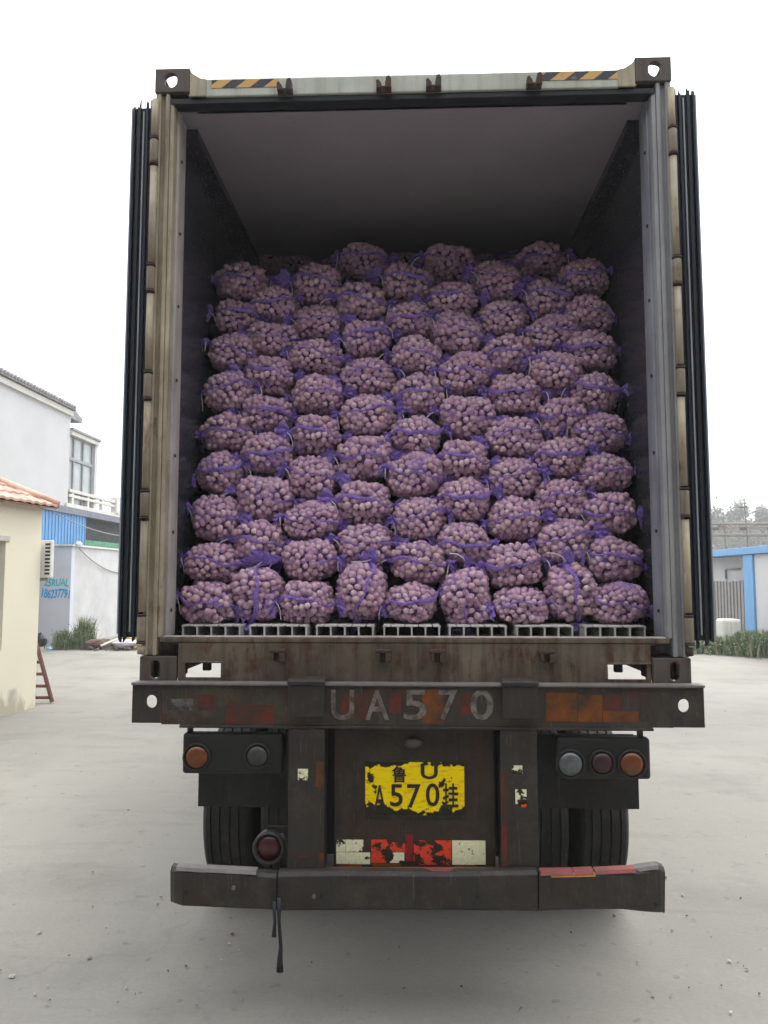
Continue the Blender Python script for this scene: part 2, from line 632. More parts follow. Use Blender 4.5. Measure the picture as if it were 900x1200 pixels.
def ground_mat():
    k = NT('yard_concrete')
    p = k.pos()
    big = k.noise(p, .22, 4, .55)
    mid = k.noise(p, 1.1, 6, .6)
    fine = k.noise(p, 45, 4, .65)
    col = k.mix(k.ramp(big, .35, .65), (.205, .196, .176), (.275, .261, .230))
    col = k.mix(k.ramp(mid, .50, .72, 0, .55), col, (.140, .134, .119))
    col = k.mix(k.ramp(k.noise(p, 4.5, 6, .7), .55, .72, 0, .35), col, (.29, .28, .25))
    col = k.mix(k.ramp(fine, .35, .7, 0, .30), col, (.15, .146, .134))
    col = k.mix(k.ramp(k.noise(p, 2.6, 7, .72), .60, .70, 0, .40), col, (.105, .10, .09))
    col = k.mix(k.ramp(k.noise(p, 13, 3, .5), .66, .72, 0, .45), col, (.10, .095, .085))
    # hairline cracks
    wv = k.n('ShaderNodeVectorMath', operation='ADD')
    nz = k.n('ShaderNodeTexNoise'); nz.inputs['Scale'].default_value = .9; nz.inputs['Detail'].default_value = 6
    k.l(p, nz.inputs['Vector'])
    k.l(p, wv.inputs[0]); k.l(nz.outputs['Color'], wv.inputs[1])
    vo = k.n('ShaderNodeTexVoronoi', feature='DISTANCE_TO_EDGE'); vo.inputs['Scale'].default_value = .26
    k.l(wv.outputs[0], vo.inputs['Vector'])
    ck = k.ramp(vo.outputs['Distance'], .0, .0035, .22, 0)
    ck = k.math('MULTIPLY', ck, k.ramp(k.noise(p, .5, 3), .52, .66))
    col = k.mix(ck, col, (.09, .085, .078))
    # faint wheel arcs
    ps = k.pos((.5, 3.5, 1))
    col = k.mix(k.ramp(k.noise(ps, 1.3, 5, .6), .56, .75, 0, .35), col, (.13, .126, .114))
    k.bump(k.math('ADD', k.math('MULTIPLY', fine, .5), k.noise(p, 12, 5)), .25, .012)
    return k.out(col, .85, 0, .2)


M['ground'] = ground_mat()
M['white_wall'] = worn('whitewash_wall', (.52, .52, .525), (.40, .40, .40), .5, None, streak=False, rough=.85, scale=.8, spec=.2)
M['white_wall_dirty'] = worn('whitewash_wall_stained', (.55, .55, .55), (.34, .34, .33), .8, None, streak=False, rough=.85, scale=.9, spec=.2)
M['blue_grey_wall'] = worn('pale_blue_wall', (.56, .58, .64), (.46, .47, .52), .5, None, streak=False, rough=.85, scale=.8, spec=.2)
M['yellow_wall'] = worn('cream_plaster', (.82, .77, .62), (.74, .68, .53), .45, None, streak=False, rough=.85, scale=1.2, spec=.2)
def plaster():
    m = M['yellow_wall']
    k = NT.__new__(NT); k.m = m; k.t = m.node_tree; k.b = k.t.nodes['Principled BSDF']
    src = k.b.inputs['Base Color'].links[0].from_socket
    sep = k.n('ShaderNodeSeparateXYZ'); g = k.n('ShaderNodeNewGeometry'); k.l(g.outputs['Position'], sep.inputs[0])
    p = k.pos((1, 1, .6))
    f = k.ramp(k.math('ADD', k.noise(p, 2.2, 6, .65), k.ramp(sep.outputs[2], 0, .75, .16, -.28)), .54, .68, 0, .7)
    k.l(k.mix(f, src, (.36, .34, .27)), k.b.inputs['Base Color'])


plaster()
M['tile'] = flat('clay_tile', (.46, .29, .225), .8, .35, 3, obj=False)
M['tile_dark'] = flat('grey_tile', (.24, .235, .24), .8, .3, 6, obj=False)
M['blue_sheet'] = worn('blue_sheet', (.12, .31, .58), (.09, .23, .45), .5, None, rough=.5)
M['blue_trim'] = worn('blue_trim', (.13, .32, .58), (.09, .24, .45), .5, None, rough=.5)
M['dark_open'] = flat('dark_mesh_opening', (.05, .055, .058), .8, .3)
M['green_net'] = flat('green_netting', (.10, .28, .18), .8, .3)
M['hall_dark'] = worn('sky_blocker_dark', (.085, .085, .09), (.05, .05, .05), .6, None, rough=.7)  # dark, so the added unseen hall bounces little light
M['slab'] = worn('slab_edge', (.20, .21, .25), (.11, .11, .13), .6, None, rough=.8)
M['concrete_white'] = worn('white_concrete', (.62, .61, .57), (.45, .43, .38), .6, None, rough=.85)
M['glass'] = flat('window_glass', (.34, .37, .37), .12, .15, 2, spec=.6)
M['glass_dark'] = flat('dark_glass', (.04, .05, .045), .15, .3, 2, spec=.6)
M['grey_metal'] = flat('grey_metal', (.25, .26, .27), .5, .2)
M['white_plastic'] = flat('white_plastic', (.72, .72, .70), .5, .1)
M['ladder'] = worn('ladder_red', (.15, .055, .04), (.08, .04, .03), .7, None, rough=.7)
M['gate'] = worn('gate_slats', (.26, .25, .24), (.14, .13, .12), .7, None, rough=.7)
M['green_leaf'] = flat('weed_green', (.115, .17, .075), .7, .45, 9, obj=False)
M['dry_leaf'] = flat('weed_dry', (.22, .23, .13), .7, .4, 9, obj=False)
M['tree_leaf'] = flat('tree_leaf', (.105, .12, .085), .7, .4, 3, obj=False)
M['bark'] = flat('bark', (.10, .085, .07), .9, .3)
M['dirt'] = worn('heap_dirt', (.17, .13, .095), (.075, .06, .045), .7, None, rough=.9, streak=False)
M['wood_pale'] = flat('pale_wood', (.62, .58, .50), .7, .15)
M['card_orange'] = flat('orange_card', (.55, .33, .12), .8, .2)
M['sack_white'] = flat('white_sack', (.62, .58, .68), .7, .2)
M['sack_brown'] = flat('brown_cloth', (.13, .085, .065), .9, .3)
M['scrap_blue'] = flat('blue_scrap', (.12, .42, .68), .6, .2)
M['cable'] = flat('grey_cable', (.24, .24, .25), .6, .1)
M['litter'] = flat('paper_scrap', (.32, .31, .27), .8, .35, 5, obj=False)
M['leaf_litter'] = flat('dry_leaf_scrap', (.12, .09, .06), .8, .4, 5, obj=False)
M['teal_paint'] = flat('teal_graffiti', (.04, .42, .52), .8, .2)
M['blue_paint'] = flat('blue_graffiti', (.02, .30, .66), .8, .2)
M['rust_pipe'] = worn('gantry_steel', (.22, .19, .16), (.13, .10, .08), .7, (.2, .1, .06), .5, .62, scale=.8)

# ------------------------------------------------------------------ ground
m = MB()
m.add([(-250, -120, 0), (250, -120, 0), (250, 250, 0), (-250, 250, 0)], [(0, 1, 2, 3)])
m.build('ground', M['ground'], kind='structure')

# ------------------------------------------------------------------ shipping container
Z0 = 1.45
HW, HH, LEN = 1.219, 2.896, 12.19
box = thing('shipping_container', 'cream white refrigerated shipping container with both rear doors swung open, on the trailer', 'container', (0, 0, Z0))


def B(parent, name, mat, *boxes, bevel=.004, **kw):
    mb = MB()
    for b in boxes: mb.box(*b)
    return mb.build(name, mat, parent, world=True, bevel=bevel, **kw)


ZT = Z0 + HH
ZC = 4.203                     # ceiling
ZF = 1.635                     # floor base
# outer shell
for s in (-1, 1):
    a, b = sorted((s * HW, s * (HW - .03)))
    B(box, 'side_panel', M['cream_dull'], (a, b, .19, LEN - .19, Z0 + .16, ZT - .12))
    a, b = sorted((s * 1.19, s * 1.145))
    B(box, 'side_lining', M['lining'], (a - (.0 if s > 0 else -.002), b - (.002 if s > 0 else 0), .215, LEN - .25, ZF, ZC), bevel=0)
    a, b = sorted((s * 1.219, s * 1.12))
    B(box, 'bottom_rail', M['cream_dull'], (a, b, .19, LEN - .19, Z0 + .012, Z0 + .155))
    B(box, 'top_rail', M['cream_dull'], (a, b, .19, LEN - .19, ZT - .118, ZT - .02))
    # shaded cove rail in the upper corner inside
    a, b = sorted((s * 1.143, s * 1.085))
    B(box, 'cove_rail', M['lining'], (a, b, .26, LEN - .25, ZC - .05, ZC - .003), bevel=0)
B(box, 'roof_panel', M['cream_dull'], (-1.118, 1.118, .16, LEN - .16, ZT - .05, ZT - .022))
B(box, 'ceiling_lining', M['ceiling'], (-1.19, 1.19, .0745, LEN - .2, ZC, ZC + .05), bevel=0)
B(box, 'front_wall', M['cream_dull'], (-1.118, 1.118, LEN - .16, LEN, Z0 + .16, ZT - .03))
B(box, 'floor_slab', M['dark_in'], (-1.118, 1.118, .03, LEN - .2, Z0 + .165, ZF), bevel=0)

# corner castings with real openings
def casting_mb(sx, top):
    mb = MB()
    xo, xi = sx * HW, sx * (HW - .168)
    x0, x1 = min(xo, xi), max(xo, xi)
    z0, z1 = (ZT - .118, ZT) if top else (Z0, Z0 + .118)
    t = .02
    y1 = .178
    cx = (x0 + x1) / 2 + sx * .008
    cz = (z0 + z1) / 2
    if top:
        mb.holed(1, -.004, t, (x0, x1, z0, z1), (cx, cz, .030, .036))
    else:
        mb.holed(1, -.004, t, (x0, x1, z0, z1), (cx + sx * .005, cz, .02, .04))
    # outer side with opening, top/bottom plate with opening
    sxo = (xo, xo - sx * t)
    mb.holed(0, min(sxo), max(sxo), (t + .001, y1, z0 + .001, z1 - .001), (.1, cz, .035, .03))
    if top:
        mb.holed(2, z1 - t, z1 - .002, (min(x0 + t, x1), x1 - t, t + .001, y1), ((x0 + x1) / 2, (t + y1) / 2, .055, .070))
        mb.box(x0 + t, x1 - t, t + .001, y1, z0 + .002, z0 + .018)
    else:
        mb.box(x0 + t, x1 - t, t + .001, y1, z1 - .02, z1 - .002)
        mb.box(x0 + t, x1 - t, y1 - .02, y1, z0 + .002, z1 - .021)
    xin = (xi, xi + sx * .016)
    mb.box(min(xin), max(xin), t + .001, y1, z0 + .02, z1 - .021)
    return mb


for top in (1, 0):
    for sx in (-1, 1):
        o = casting_mb(sx, top).build('corner_casting', M['casting'], box, world=True, bevel=.006)
        # the pair at the front end
        mb = casting_mb(sx, top)
        for p in mb.v: p.y = LEN - p.y
        mb.build('corner_casting', M['casting'], box, world=True)

# corner posts: outline in plan, extruded up
def mirror(pts, s): return [(s * x, y) for x, y in pts]


for s, front, jam in ((-1, 'cream', 'jamb'), (1, 'frame_grey', 'jamb_grey')):  # right post and jamb in greyer, cooler tones than the left
    zb, zt = Z0 + .12, ZT - .12
    post = [(1.214, .002), (1.190, .002), (1.188, .022), (1.168, .022), (1.166, .004), (1.147, .004), (1.147, .188), (1.214, .188)]
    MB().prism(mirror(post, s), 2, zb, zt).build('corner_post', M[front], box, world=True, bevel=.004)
    # jamb: stepped profile of the door seal seat, going inwards
    jz0, jz1 = Z0 + .20, ZT - .165
    j1 = [(1.1455, .010), (1.128, .016), (1.126, .060), (1.1455, .060)]
    j2 = [(1.1455, .062), (1.118, .066), (1.116, .115), (1.1455, .115)]
    j3 = [(1.1455, .117), (1.125, .121), (1.125, .205), (1.1455, .205)]
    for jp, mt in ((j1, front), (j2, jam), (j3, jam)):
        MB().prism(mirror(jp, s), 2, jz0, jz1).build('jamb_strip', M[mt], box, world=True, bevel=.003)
    # screws of the jamb
    for z in [jz0 + .12 + .36 * i for i in range(7)]:
        mb = MB()
        x = s * 1.115
        mb.lathe([(.009, 0), (.009, .004), (.004, .006)], 0, (x - s * .004, .09, z), 8)
        mb.build('screw', M['rusty'], box, world=True)

# hinge tube and hinges on both posts
for s, tube in ((-1, 'cream'), (1, 'cream')):
    zs = [Z0 + .24, Z0 + .80, Z0 + 1.35, Z0 + 1.86, Z0 + 2.48]
    zb = Z0 + .13
    rods = []
    prev = Z0 + .13
    xh = s * 1.212
    for z in zs:
        rods.append((prev, z - .075)); prev = z + .075
    rods.append((prev, ZT - .16))
    for i, (a, b) in enumerate(rods):
        if b - a > .02:
            low = (s > 0 and i == 0)
            MB().tube([(xh, -.006, a), (xh + rnd.uniform(-.002, .002), -.008, (a + b) / 2), (xh, -.006, b)], .0172, 10).build(
                'hinge_bar', M['chassis_rust'] if low else M[tube], box, world=True)
    for z in zs:
        mb = MB()
        mb.lathe([(.0180, -.055), (.0198, -.05), (.0198, .05), (.0180, .055)], 2, (xh, -.010, z), 14)
        h = mb.build('hinge', M['cream_dull'], box, world=True, bevel=.002)
        for dz in (-.062, .062):
            MB().lathe([(.0208, -.004), (.0208, .004)], 2, (xh, -.010, z + dz), 14).build('hinge_collar', M['rusty'], h, world=True)

# header over the opening
hx = 1.05
MB().prism([(-.002, ZT - .143), (-.002, ZT - .06), (.02, ZT - .04), (.14, ZT - .04), (.14, ZT - .143)], 0, -hx, hx).build(
    'header_beam', M['header'], box, world=True, bevel=.004)
B(box, 'header_seal', M['gasket'], (-1.143, 1.143, .008, .074, ZC - .030, ZT - .1445))
for s in (-1, 1):
    pts = [(s * 1.05, ZT - .143), (s * 1.05, ZT - .012), (s * 1.035, ZT - .03), (s * 1.0, ZT - .052), (s * .97, ZT - .058), (s * .97, ZT - .143)]
    MB().prism([(p[0], p[1]) for p in pts], 1, -.006, .10).build('header_gusset', M['cream'], box, world=True, bevel=.003)
# stickers
for a, b in (((248, 91), (326, 102)), ((632, 80), (734, 92))):
    p0, p1 = at(*a, -.005), at(*b, -.005)
    zt_, zb_ = ZT - .064, ZT - .104
    B(box, 'hazard_sticker', M['hazard'], (p0.x, p1.x, -.0045, -.0025, zb_, zt_), bevel=0)
# lock keepers on header and sill
for px in (335, 450, 508, 625):
    x = at(px, 100, 0).x
    zb_ = ZT - .146
    mb = MB()
    mb.box(x - .036, x + .036, -.016, -.003, zb_ - .006, zb_ + .028)
    mb.prism([(x - .034, zb_ - .004), (x - .036, zb_ + .034), (x - .026, zb_ + .040), (x - .010, zb_ + .018), (x - .010, zb_ - .004)], 1, -.050, -.0165)
    mb.prism([(x + .034, zb_ - .004), (x + .036, zb_ + .040), (x + .026, zb_ + .056), (x + .012, zb_ + .050), (x + .006, zb_ + .018), (x + .006, zb_ - .004)], 1, -.052, -.0165)
    mb.build('lock_keeper', M['rusty'], box, world=True, bevel=.003)
for px in (327, 450, 513, 640):
    x = at(px, 765, 0).x
    zc_ = Z0 + .135
    mb = MB()
    mb.box(x - .036, x + .036, -.045, .0, zc_ + .004, zc_ + .018)
    mb.box(x - .030, x - .016, -.050, .0, zc_ - .030, zc_ + .003)
    mb.box(x + .008, x + .034, -.050, .0, zc_ - .034, zc_ + .003)
    mb.box(x - .015, x + .007, -.022, .0, zc_ - .04, zc_ + .003)
    mb.build('lock_keeper', M['rusty'], box, world=True, bevel=.003)

# sill with fork openings at both ends
xc0, xc1 = -1.045, 1.045
ol0, ol1 = at(217, 785, 0).x, at(259, 785, 0).x
or0, or1 = at(712, 785, 0).x, at(758, 785, 0).x
oz0, oz1 = at(238, 794, 0).z, at(238, 777, 0).z
mb = MB()
zs0, zs1 = Z0 + .003, Z0 + .178
for a, b in ((ol1, or0), (xc0, ol0), (or1, xc1)):
    mb.box(a, b, -.001, .012, zs0, zs1)
for a, b in ((ol0, ol1), (or0, or1)):
    mb.box(a, b, -.001, .012, oz1, zs1)
    mb.box(a, b, -.001, .012, zs0, oz0)
mb.build('sill', M['sill'], box, world=True)
B(box, 'sill_lip', M['sill'], (-1.13, 1.13, -.004, .105, Z0 + .180, Z0 + .200))
B(box, 'sill_trim', M['jamb'], (-1.115, 1.115, -.002, .05, Z0 + .2015, Z0 + .208), bevel=.002)
for a, b in ((ol0 - .01, ol1), (or0, or1 + .01)):
    B(box, 'opening_frame', M['sill'], (a, b + .012, -.010, -.002, oz1 + .001, oz1 + .010), (b if a < 0 else a - .012, b + .012 if a < 0 else a, -.010, -.0021, oz0, oz1))
# twistlock bits seen in the openings
for x, zt_ in ((at(243, 785, .1).x, .095), (at(724, 785, .1).x, .085)):
    B(box, 'lock_pin', M['gasket'], (x - .018, x + .018, .08, .11, Z0 + .045, Z0 + zt_ + .04))

# T-section aluminium floor: one panel per extrusion
groups = [(213, 282), (292, 360), (370, 438), (449, 516), (526, 594), (605, 672), (685, 757)]
yF = .155
for a, b in groups:
    x0, x1 = at(a, 735, yF).x, at(b, 735, yF).x
    mb = MB()
    mb.box(x0, x1, yF + .05, LEN - .3, ZF + .001, ZF + .006)
    n = 4
    for i in range(n + 1):
        x = x0 + .005 + (x1 - x0 - .010) * i / n
        mb.box(x - .0035, x + .0035, yF + .001, LEN - .3, ZF + .0065, ZF + .056)
        lo, hi = max(x0, x - .031), min(x1, x + .031)
        mb.box(lo + .0006 * i, hi - .0012, yF, LEN - .3, ZF + .0565, ZF + .063)
        mb.prism([(x - .004, ZF + .0563), (x - .008, ZF + .0563), (x - .004, ZF + .050)], 1, yF + .001, 2)
        mb.prism([(x + .004, ZF + .0563), (x + .004, ZF + .050), (x + .008, ZF + .0563)], 1, yF + .001, 2)
    mb.build('floor_rail', M['alu'], box, world=True)

# doors folded back along the sides, seen edge-on
for s in (-1, 1):
    zb, zt = (at(155, 748, .02).z, at(165, 126, .02).z) if s < 0 else (at(818, 752, .02).z, at(800, 110, .02).z)
    xi, xo = 1.236, 1.312
    a, b = sorted((s * xi, s * xo))
    d = B(box, 'door', M['navy'], (a, b, .012, 1.16, zb + .005, zt - .006), bevel=.006)
    # seal flaps along the edge, each with its own worn end
    prof = [(1.222, 1.2355, -.004, .055), (1.248, 1.258, -.002, .0375), (1.285, 1.299, -.002, .0375), (1.3125, 1.322, .0, .05)]
    for i, (u0, u1, y0, y1) in enumerate(prof):
        t0, t1 = rnd.uniform(-.01, .03), rnd.uniform(-.005, .035)
        b0, b1 = rnd.uniform(-.03, .01), rnd.uniform(-.03, .01)
        pts = [(s * u0, zb + b0), (s * u1, zb + b1), (s * u1, zt + t1), (s * (u0 + u1) / 2, zt + min(t0, t1) - .012), (s * u0, zt + t0)]
        if i in (0, 2):
            MB().prism(pts, 1, y0, y1 - .026).build('door_seal', M['gasket'], d, world=True)
        else:
            MB().prism(pts, 1, y0, y1 - .026).build('door_seal', M['navy'], d, world=True)
    u0, u1 = sorted((s * 1.268, s * 1.275))
    B(d, 'edge_strip', M['pale_strip'], (u0, u1, .004, .0115, zb + .03, zt - .03), bevel=.001)
    u0, u1 = sorted((s * 1.3235, s * 1.334))
    B(d, 'outer_trim', M['pale_strip'], (u0, u1, .010, 1.1, zb + .02, zt - .01), bevel=.003)

# ------------------------------------------------------------------ trailer
tr = thing('semi_trailer', 'dark rusty skeletal semi trailer under the container, yellow plate on its back', 'trailer', (0, 1.6, 0))
YB = -.07
L = at(155, 820, YB).x
Rr = at(825, 820, YB).x
BT, BB = at(490, 801, YB).z, at(490, 851, YB).z
hl, hr = at(177.5, 822, YB), at(801.5, 827, YB)
xl, xr = L + .13, Rr - .13
beam = B(tr, 'rear_beam', M['beam'], (xl, xr, YB, YB + .012, BB, BT - .013), bevel=.002)
MB().holed(1, YB, YB + .012, (L, xl, BB + .006, BT - .013), (hl.x, hl.z, .024, .028)).build('beam_end', M['chassis'], beam, world=True)
MB().holed(1, YB, YB + .012, (xr, Rr, BB + .002, BT - .013), (hr.x, hr.z, .024, .028)).build('beam_end', M['chassis'], beam, world=True)
B(beam, 'beam_flange', M['pale_paint'], (L - .004, Rr + .004, YB - .012, YB + .06, BT - .012, BT), bevel=.004)
B(beam, 'beam_underplate', M['chassis'], (at(210, 850, YB).x, at(766, 850, YB).x, YB - .004, YB + .055, BB - .014, BB - .001))
# faded lettering on the beam, each letter a thin coat of paint
for ch, x0, x1 in (('U', 388, 415), ('A', 428, 456), ('5', 473, 500), ('7', 514, 536), ('0', 551, 578)):
    c = at((x0 + x1) / 2, 826, YB)
    wv = at(x1, 826, YB).x - at(x0, 826, YB).x
    vs, fs = text_fit(ch, wv, .128, .012, .0008)
    MB().add([(c.x + v.x, YB - .0016 - v.z, c.z + v.y) for v in vs], [f[::-1] for f in fs]).build('letter', M['stencil'], beam, world=True)
vs, fs = text_fit('I ILE', .13, .04, 0, .0006)
c = at(208, 825, YB)
# remains of colour bars between the letters and to the sides
for x0, x1, y0, y1, mt in ((640, 676, 812, 845, 'orange_wear'), (678, 706, 815, 846, 'orange_wear'), (708, 728, 814, 832, 'red_wear'),
                           (706, 748, 834, 846, 'orange_wear'), (400, 412, 812, 838, 'red_wear'), (456, 470, 812, 836, 'red_wear'),
                           (495, 520, 808, 848, 'orange_wear'), (540, 553, 812, 838, 'red_wear'), (232, 252, 814, 832, 'red_wear'),
                           (196, 226, 819, 832, 'faint'), (264, 320, 826, 848, 'red_wear'), (416, 430, 816, 842, 'red_wear')):
    p0, p1 = at(x0, y1, YB), at(x1, y0, YB)
    B(beam, 'old_sticker', M[mt], (p0.x, p1.x, YB - .0009, YB - .0002, p0.z, p1.z), bevel=0)
# stub brackets over the beam
for a, b in ((338, 380), (589, 630)):
    x0, x1 = at(a, 815, YB - .03).x, at(b, 815, YB - .03).x
    mb = MB()
    mb.box(x0, x1, YB - .035, YB - .014, at(0, 838, YB - .03).z, BT - .004)
    mb.prism([(YB - .042, BT - .005), (YB - .046, BT + .012), (YB - .03, BT + .022), (YB + .06, BT + .022), (YB + .06, BT + .012), (YB - .02, BT + .011), (YB - .028, BT - .005)], 0, x0 - .004, x1 + .004)
    mb.build('beam_bracket', M['chassis'], tr, world=True, bevel=.004)
# uprights down to the bumper
ZBU = at(480, 1021, -.09).z      # bumper top
for a, b in ((338, 380), (587, 630)):
    x0, x1 = at(a, 930, YB).x, at(b, 930, YB).x
    mb = MB()
    mb.box(x0, x1, YB - .004, YB + .006, ZBU - .02, BB - .016)
    mb.box(x0, x0 + .010, YB + .007, YB + .14, ZBU - .02, BB - .016)
    mb.box(x1 - .010, x1, YB + .007, YB + .14, ZBU - .02, BB - .016)
    up = mb.build('upright', M['chassis'], tr, world=True, bevel=.003)
    if a < 400:
        chips = [(349, 361, 901, 914, 'tape_white'), (370, 379, 893, 922, 'orange_wear'), (374, 379.5, 1000, 1016, 'orange_wear'), (348, 372, 1004, 1006, 'red_wear')]
    else:
        chips = [(600, 612, 897, 907, 'tape_white'), (604, 617, 925, 942, 'tape_white'), (611, 617, 940, 946, 'tape_red'), (588, 593, 905, 1015, 'red_wear')]
    for x0_, x1_, y0_, y1_, mt in chips:
        p0, p1 = at(x0_, y1_, YB - .004), at(x1_, y0_, YB - .004)
        B(up, 'tape_scrap', M[mt], (p0.x, p1.x, YB - .0058, YB - .0044, p0.z, p1.z), bevel=0)
# recessed panel with plate
YP = -.015
p0, p1 = at(391, 1016, YP), at(579, 853, YP)
panel = B(tr, 'plate_panel', M['chassis_rust'], (p0.x, p1.x, YP, YP + .012, p0.z, p1.z))
B(tr, 'back_plate', M['gasket'], (p0.x - .1, p1.x + .1, .10, .115, ZBU, BB - .02), bevel=0)
lamp = at(484, 870, YP)
mb = MB()
mb.lathe([(.001, -.032), (.018, -.030), (.034, -.018), (.042, -.004), (.042, 0)], 1, (0, 0, 0), 18)
mb.v = [Vector((v.x + lamp.x, v.y + YP - .001, v.z * .62 + lamp.z)) for v in mb.v]
mb.build('plate_lamp', M['rim'], panel, world=True)
p0, p1 = at(428, 955, YP - .015), at(544, 894, YP - .015)
plate = B(panel, 'number_plate', M['plate'], (p0.x, p1.x, YP - .012, YP - .008, p0.z, p1.z), bevel=.001)
B(panel, 'plate_holder', M['chassis'], (p0.x - .008, p1.x + .008, YP - .0075, YP - .001, p0.z - .012, p1.z + .008))


def plate_text(body, x0, x1, y0, y1, bold=.012):
    q0, q1 = at(x0, y1, YP - .013), at(x1, y0, YP - .013)
    vs, fs = text_fit(body, q1.x - q0.x, q1.z - q0.z, bold, .0007)
    cx, cz = (q0.x + q1.x) / 2, (q0.z + q1.z) / 2
    # parented to the panel so that it stays a sub-part
    MB().add([(cx + v.x, YP - .0129 - v.z, cz + v.y) for v in vs], [f[::-1] for f in fs]).build('plate_letter', M['plate_dark'], panel, world=True)


plate_text('A', 438, 452, 920, 950)
plate_text('5', 457, 472, 919, 945)
plate_text('7', 477, 493, 919, 947)
plate_text('0', 499, 515, 918, 945)
plate_text('挂', 519, 537, 918, 947, .02)
plate_text('鲁', 459, 476, 898, 917, .015)
plate_text('U', 493, 513, 895, 913, .02)
# reflective strip, patch by patch
for x0, x1, y0, y1, mt in ((394, 405, 984, 998, 'tape_white'), (405, 426, 984, 998, 'tape_white'), (394, 434, 999, 1012, 'tape_white_clean'),
                           (435, 456, 984, 998, 'tape_red'), (435, 456, 999, 1011, 'tape_red'), (457, 475, 987, 998, 'tape_red'), (457, 474, 999, 1011, 'tape_white'),
                           (475, 484, 978, 1010, 'tape_red_dark'), (485, 505, 985, 1013, 'tape_red'), (505, 529, 985, 1013, 'tape_red'),
                           (530, 556, 985, 1013, 'tape_white_clean'), (556, 569, 985, 1013, 'tape_white_clean'),
                           (398, 424, 1013, 1015.5, 'orange_wear'), (436, 470, 1012, 1015, 'orange_wear'), (532, 560, 1014, 1016, 'orange_wear')):
    q0, q1 = at(x0, y1, YP), at(x1, y0, YP)
    B(panel, 'reflector', M[mt], (q0.x, q1.x - .001, YP - .0022, YP - .0006, q0.z, q1.z), bevel=0)

# bumper: three lengths, the outer two bent by knocks
YU = -.12
zt_, zb_ = at(480, 1023, YU).z, at(480, 1067, YU).z


def bumper_seg(cols, name, mat, label=None, thick=.055):
    """cols: list of (x, ytop, ybot, ydepth) seen on the front face"""
    vs, fs = [], []
    for (px, a, b, y) in cols:
        t, c = at(px, a, y), at(px, b, y)
        hgt = t.z - c.z
        ch = min(.012, hgt * .12)
        vs += [(t.x, y + thick, t.z + .004), (t.x, y + .014, t.z + .003), (t.x, y, t.z - ch), (c.x, y, c.z + ch), (c.x, y + .012, c.z), (c.x, y + thick, c.z)]
    n = 6
    for i in range(len(cols) - 1):
        for k in range(n):
            fs.append((i * n + k, i * n + (k + 1) % n, (i + 1) * n + (k + 1) % n, (i + 1) * n + k))
    fs += [tuple(range(n)), tuple(range((len(cols) - 1) * n, len(cols) * n))[::-1]]
    fs = [f[::-1] for f in fs]
    return MB().add(vs, fs).build(name, mat, tr, world=True, bevel=.003, label=label)


segL = bumper_seg([(200, 1018, 1058, -.085), (204, 1018, 1060, -.105), (213, 1020, 1063, -.118), (240, 1021, 1064, -.12), (280, 1023, 1066, -.12), (312, 1025, 1067, -.115), (324, 1026, 1068, -.11)], 'bumper_end', M['chassis'])
segM = bumper_seg([(325.5, 1024, 1068.5, YU), (420, 1023, 1068, YU), (520, 1024, 1068, YU), (630, 1022, 1069, YU)], 'bumper_bar', M['chassis'])
segR = bumper_seg([(632, 1025, 1069, -.125), (690, 1024, 1067, -.125), (730, 1023, 1067, -.12), (758, 1020, 1070, -.11), (774, 1016, 1071, -.09), (779, 1019, 1071, -.075)], 'bumper_end', M['chassis'])


def top_tape(seg, x0, x1, py0, py1, y, mt):
    a, b = at(x0, py0, y), at(x1, py1, y)
    vs = [(a.x, y - .001, a.z - .004), (b.x, y - .001, b.z - .004), (b.x, y + .008, b.z + .0085), (a.x, y + .008, a.z + .0085),
          (b.x, y + .05, b.z + .010), (a.x, y + .05, a.z + .010)]
    MB().add(vs, [(0, 1, 2, 3), (3, 2, 4, 5)]).build('edge_tape', M[mt], seg, world=True)


top_tape(segR, 634, 672, 1025, 1024.5, -.125, 'red_tape')
top_tape(segR, 646, 698, 1027, 1026, -.1262, 'amber_tape')
top_tape(segR, 673, 696, 1024.5, 1023.5, -.125, 'red_tape')
top_tape(segR, 698, 745, 1024, 1021.5, -.122, 'red_tape')
top_tape(segR, 745, 772, 1021, 1017, -.105, 'pale_paint')
top_tape(segL, 206, 240, 1019, 1021.5, -.119, 'pale_paint')
top_tape(segL, 240, 300, 1021, 1024, -.12, 'pale_paint')
top_tape(segM, 384, 582, 1024.2, 1024.2, YU + .0115, 'red_tape')
# bolts, nicks
for px, py, sg in ((368, 1050, segM), (376, 1050, segM), (218, 1046, segL), (274, 1040, segL), (770, 1062, segR), (560, 1052, segM)):
    c = at(px, py, -.121)
    MB().lathe([(.009, -.008), (.009, 0)], 1, (c.x, -.121 if sg is not segR else -.098, c.z), 6).build('bolt', M['pale_paint'] if px in (274, 368) else M['gasket'], sg, world=True)
# dangling rubber straps
mb = MB()
pts = [at(327, 1052, -.125), at(327, 1080, -.13), at(329, 1110, -.13), at(328, 1125, -.13), at(328, 1139, -.128)]
mb.tube(pts, [.010, .007, .008, .012, .015], 8, flat=.5)
pts = [at(321, 1056, -.128), at(322, 1080, -.132), at(321, 1098, -.132)]
mb.tube(pts, [.008, .006, .010], 8, flat=.5)
mb.build('hanging_strap', M['gasket'], tr, world=True)

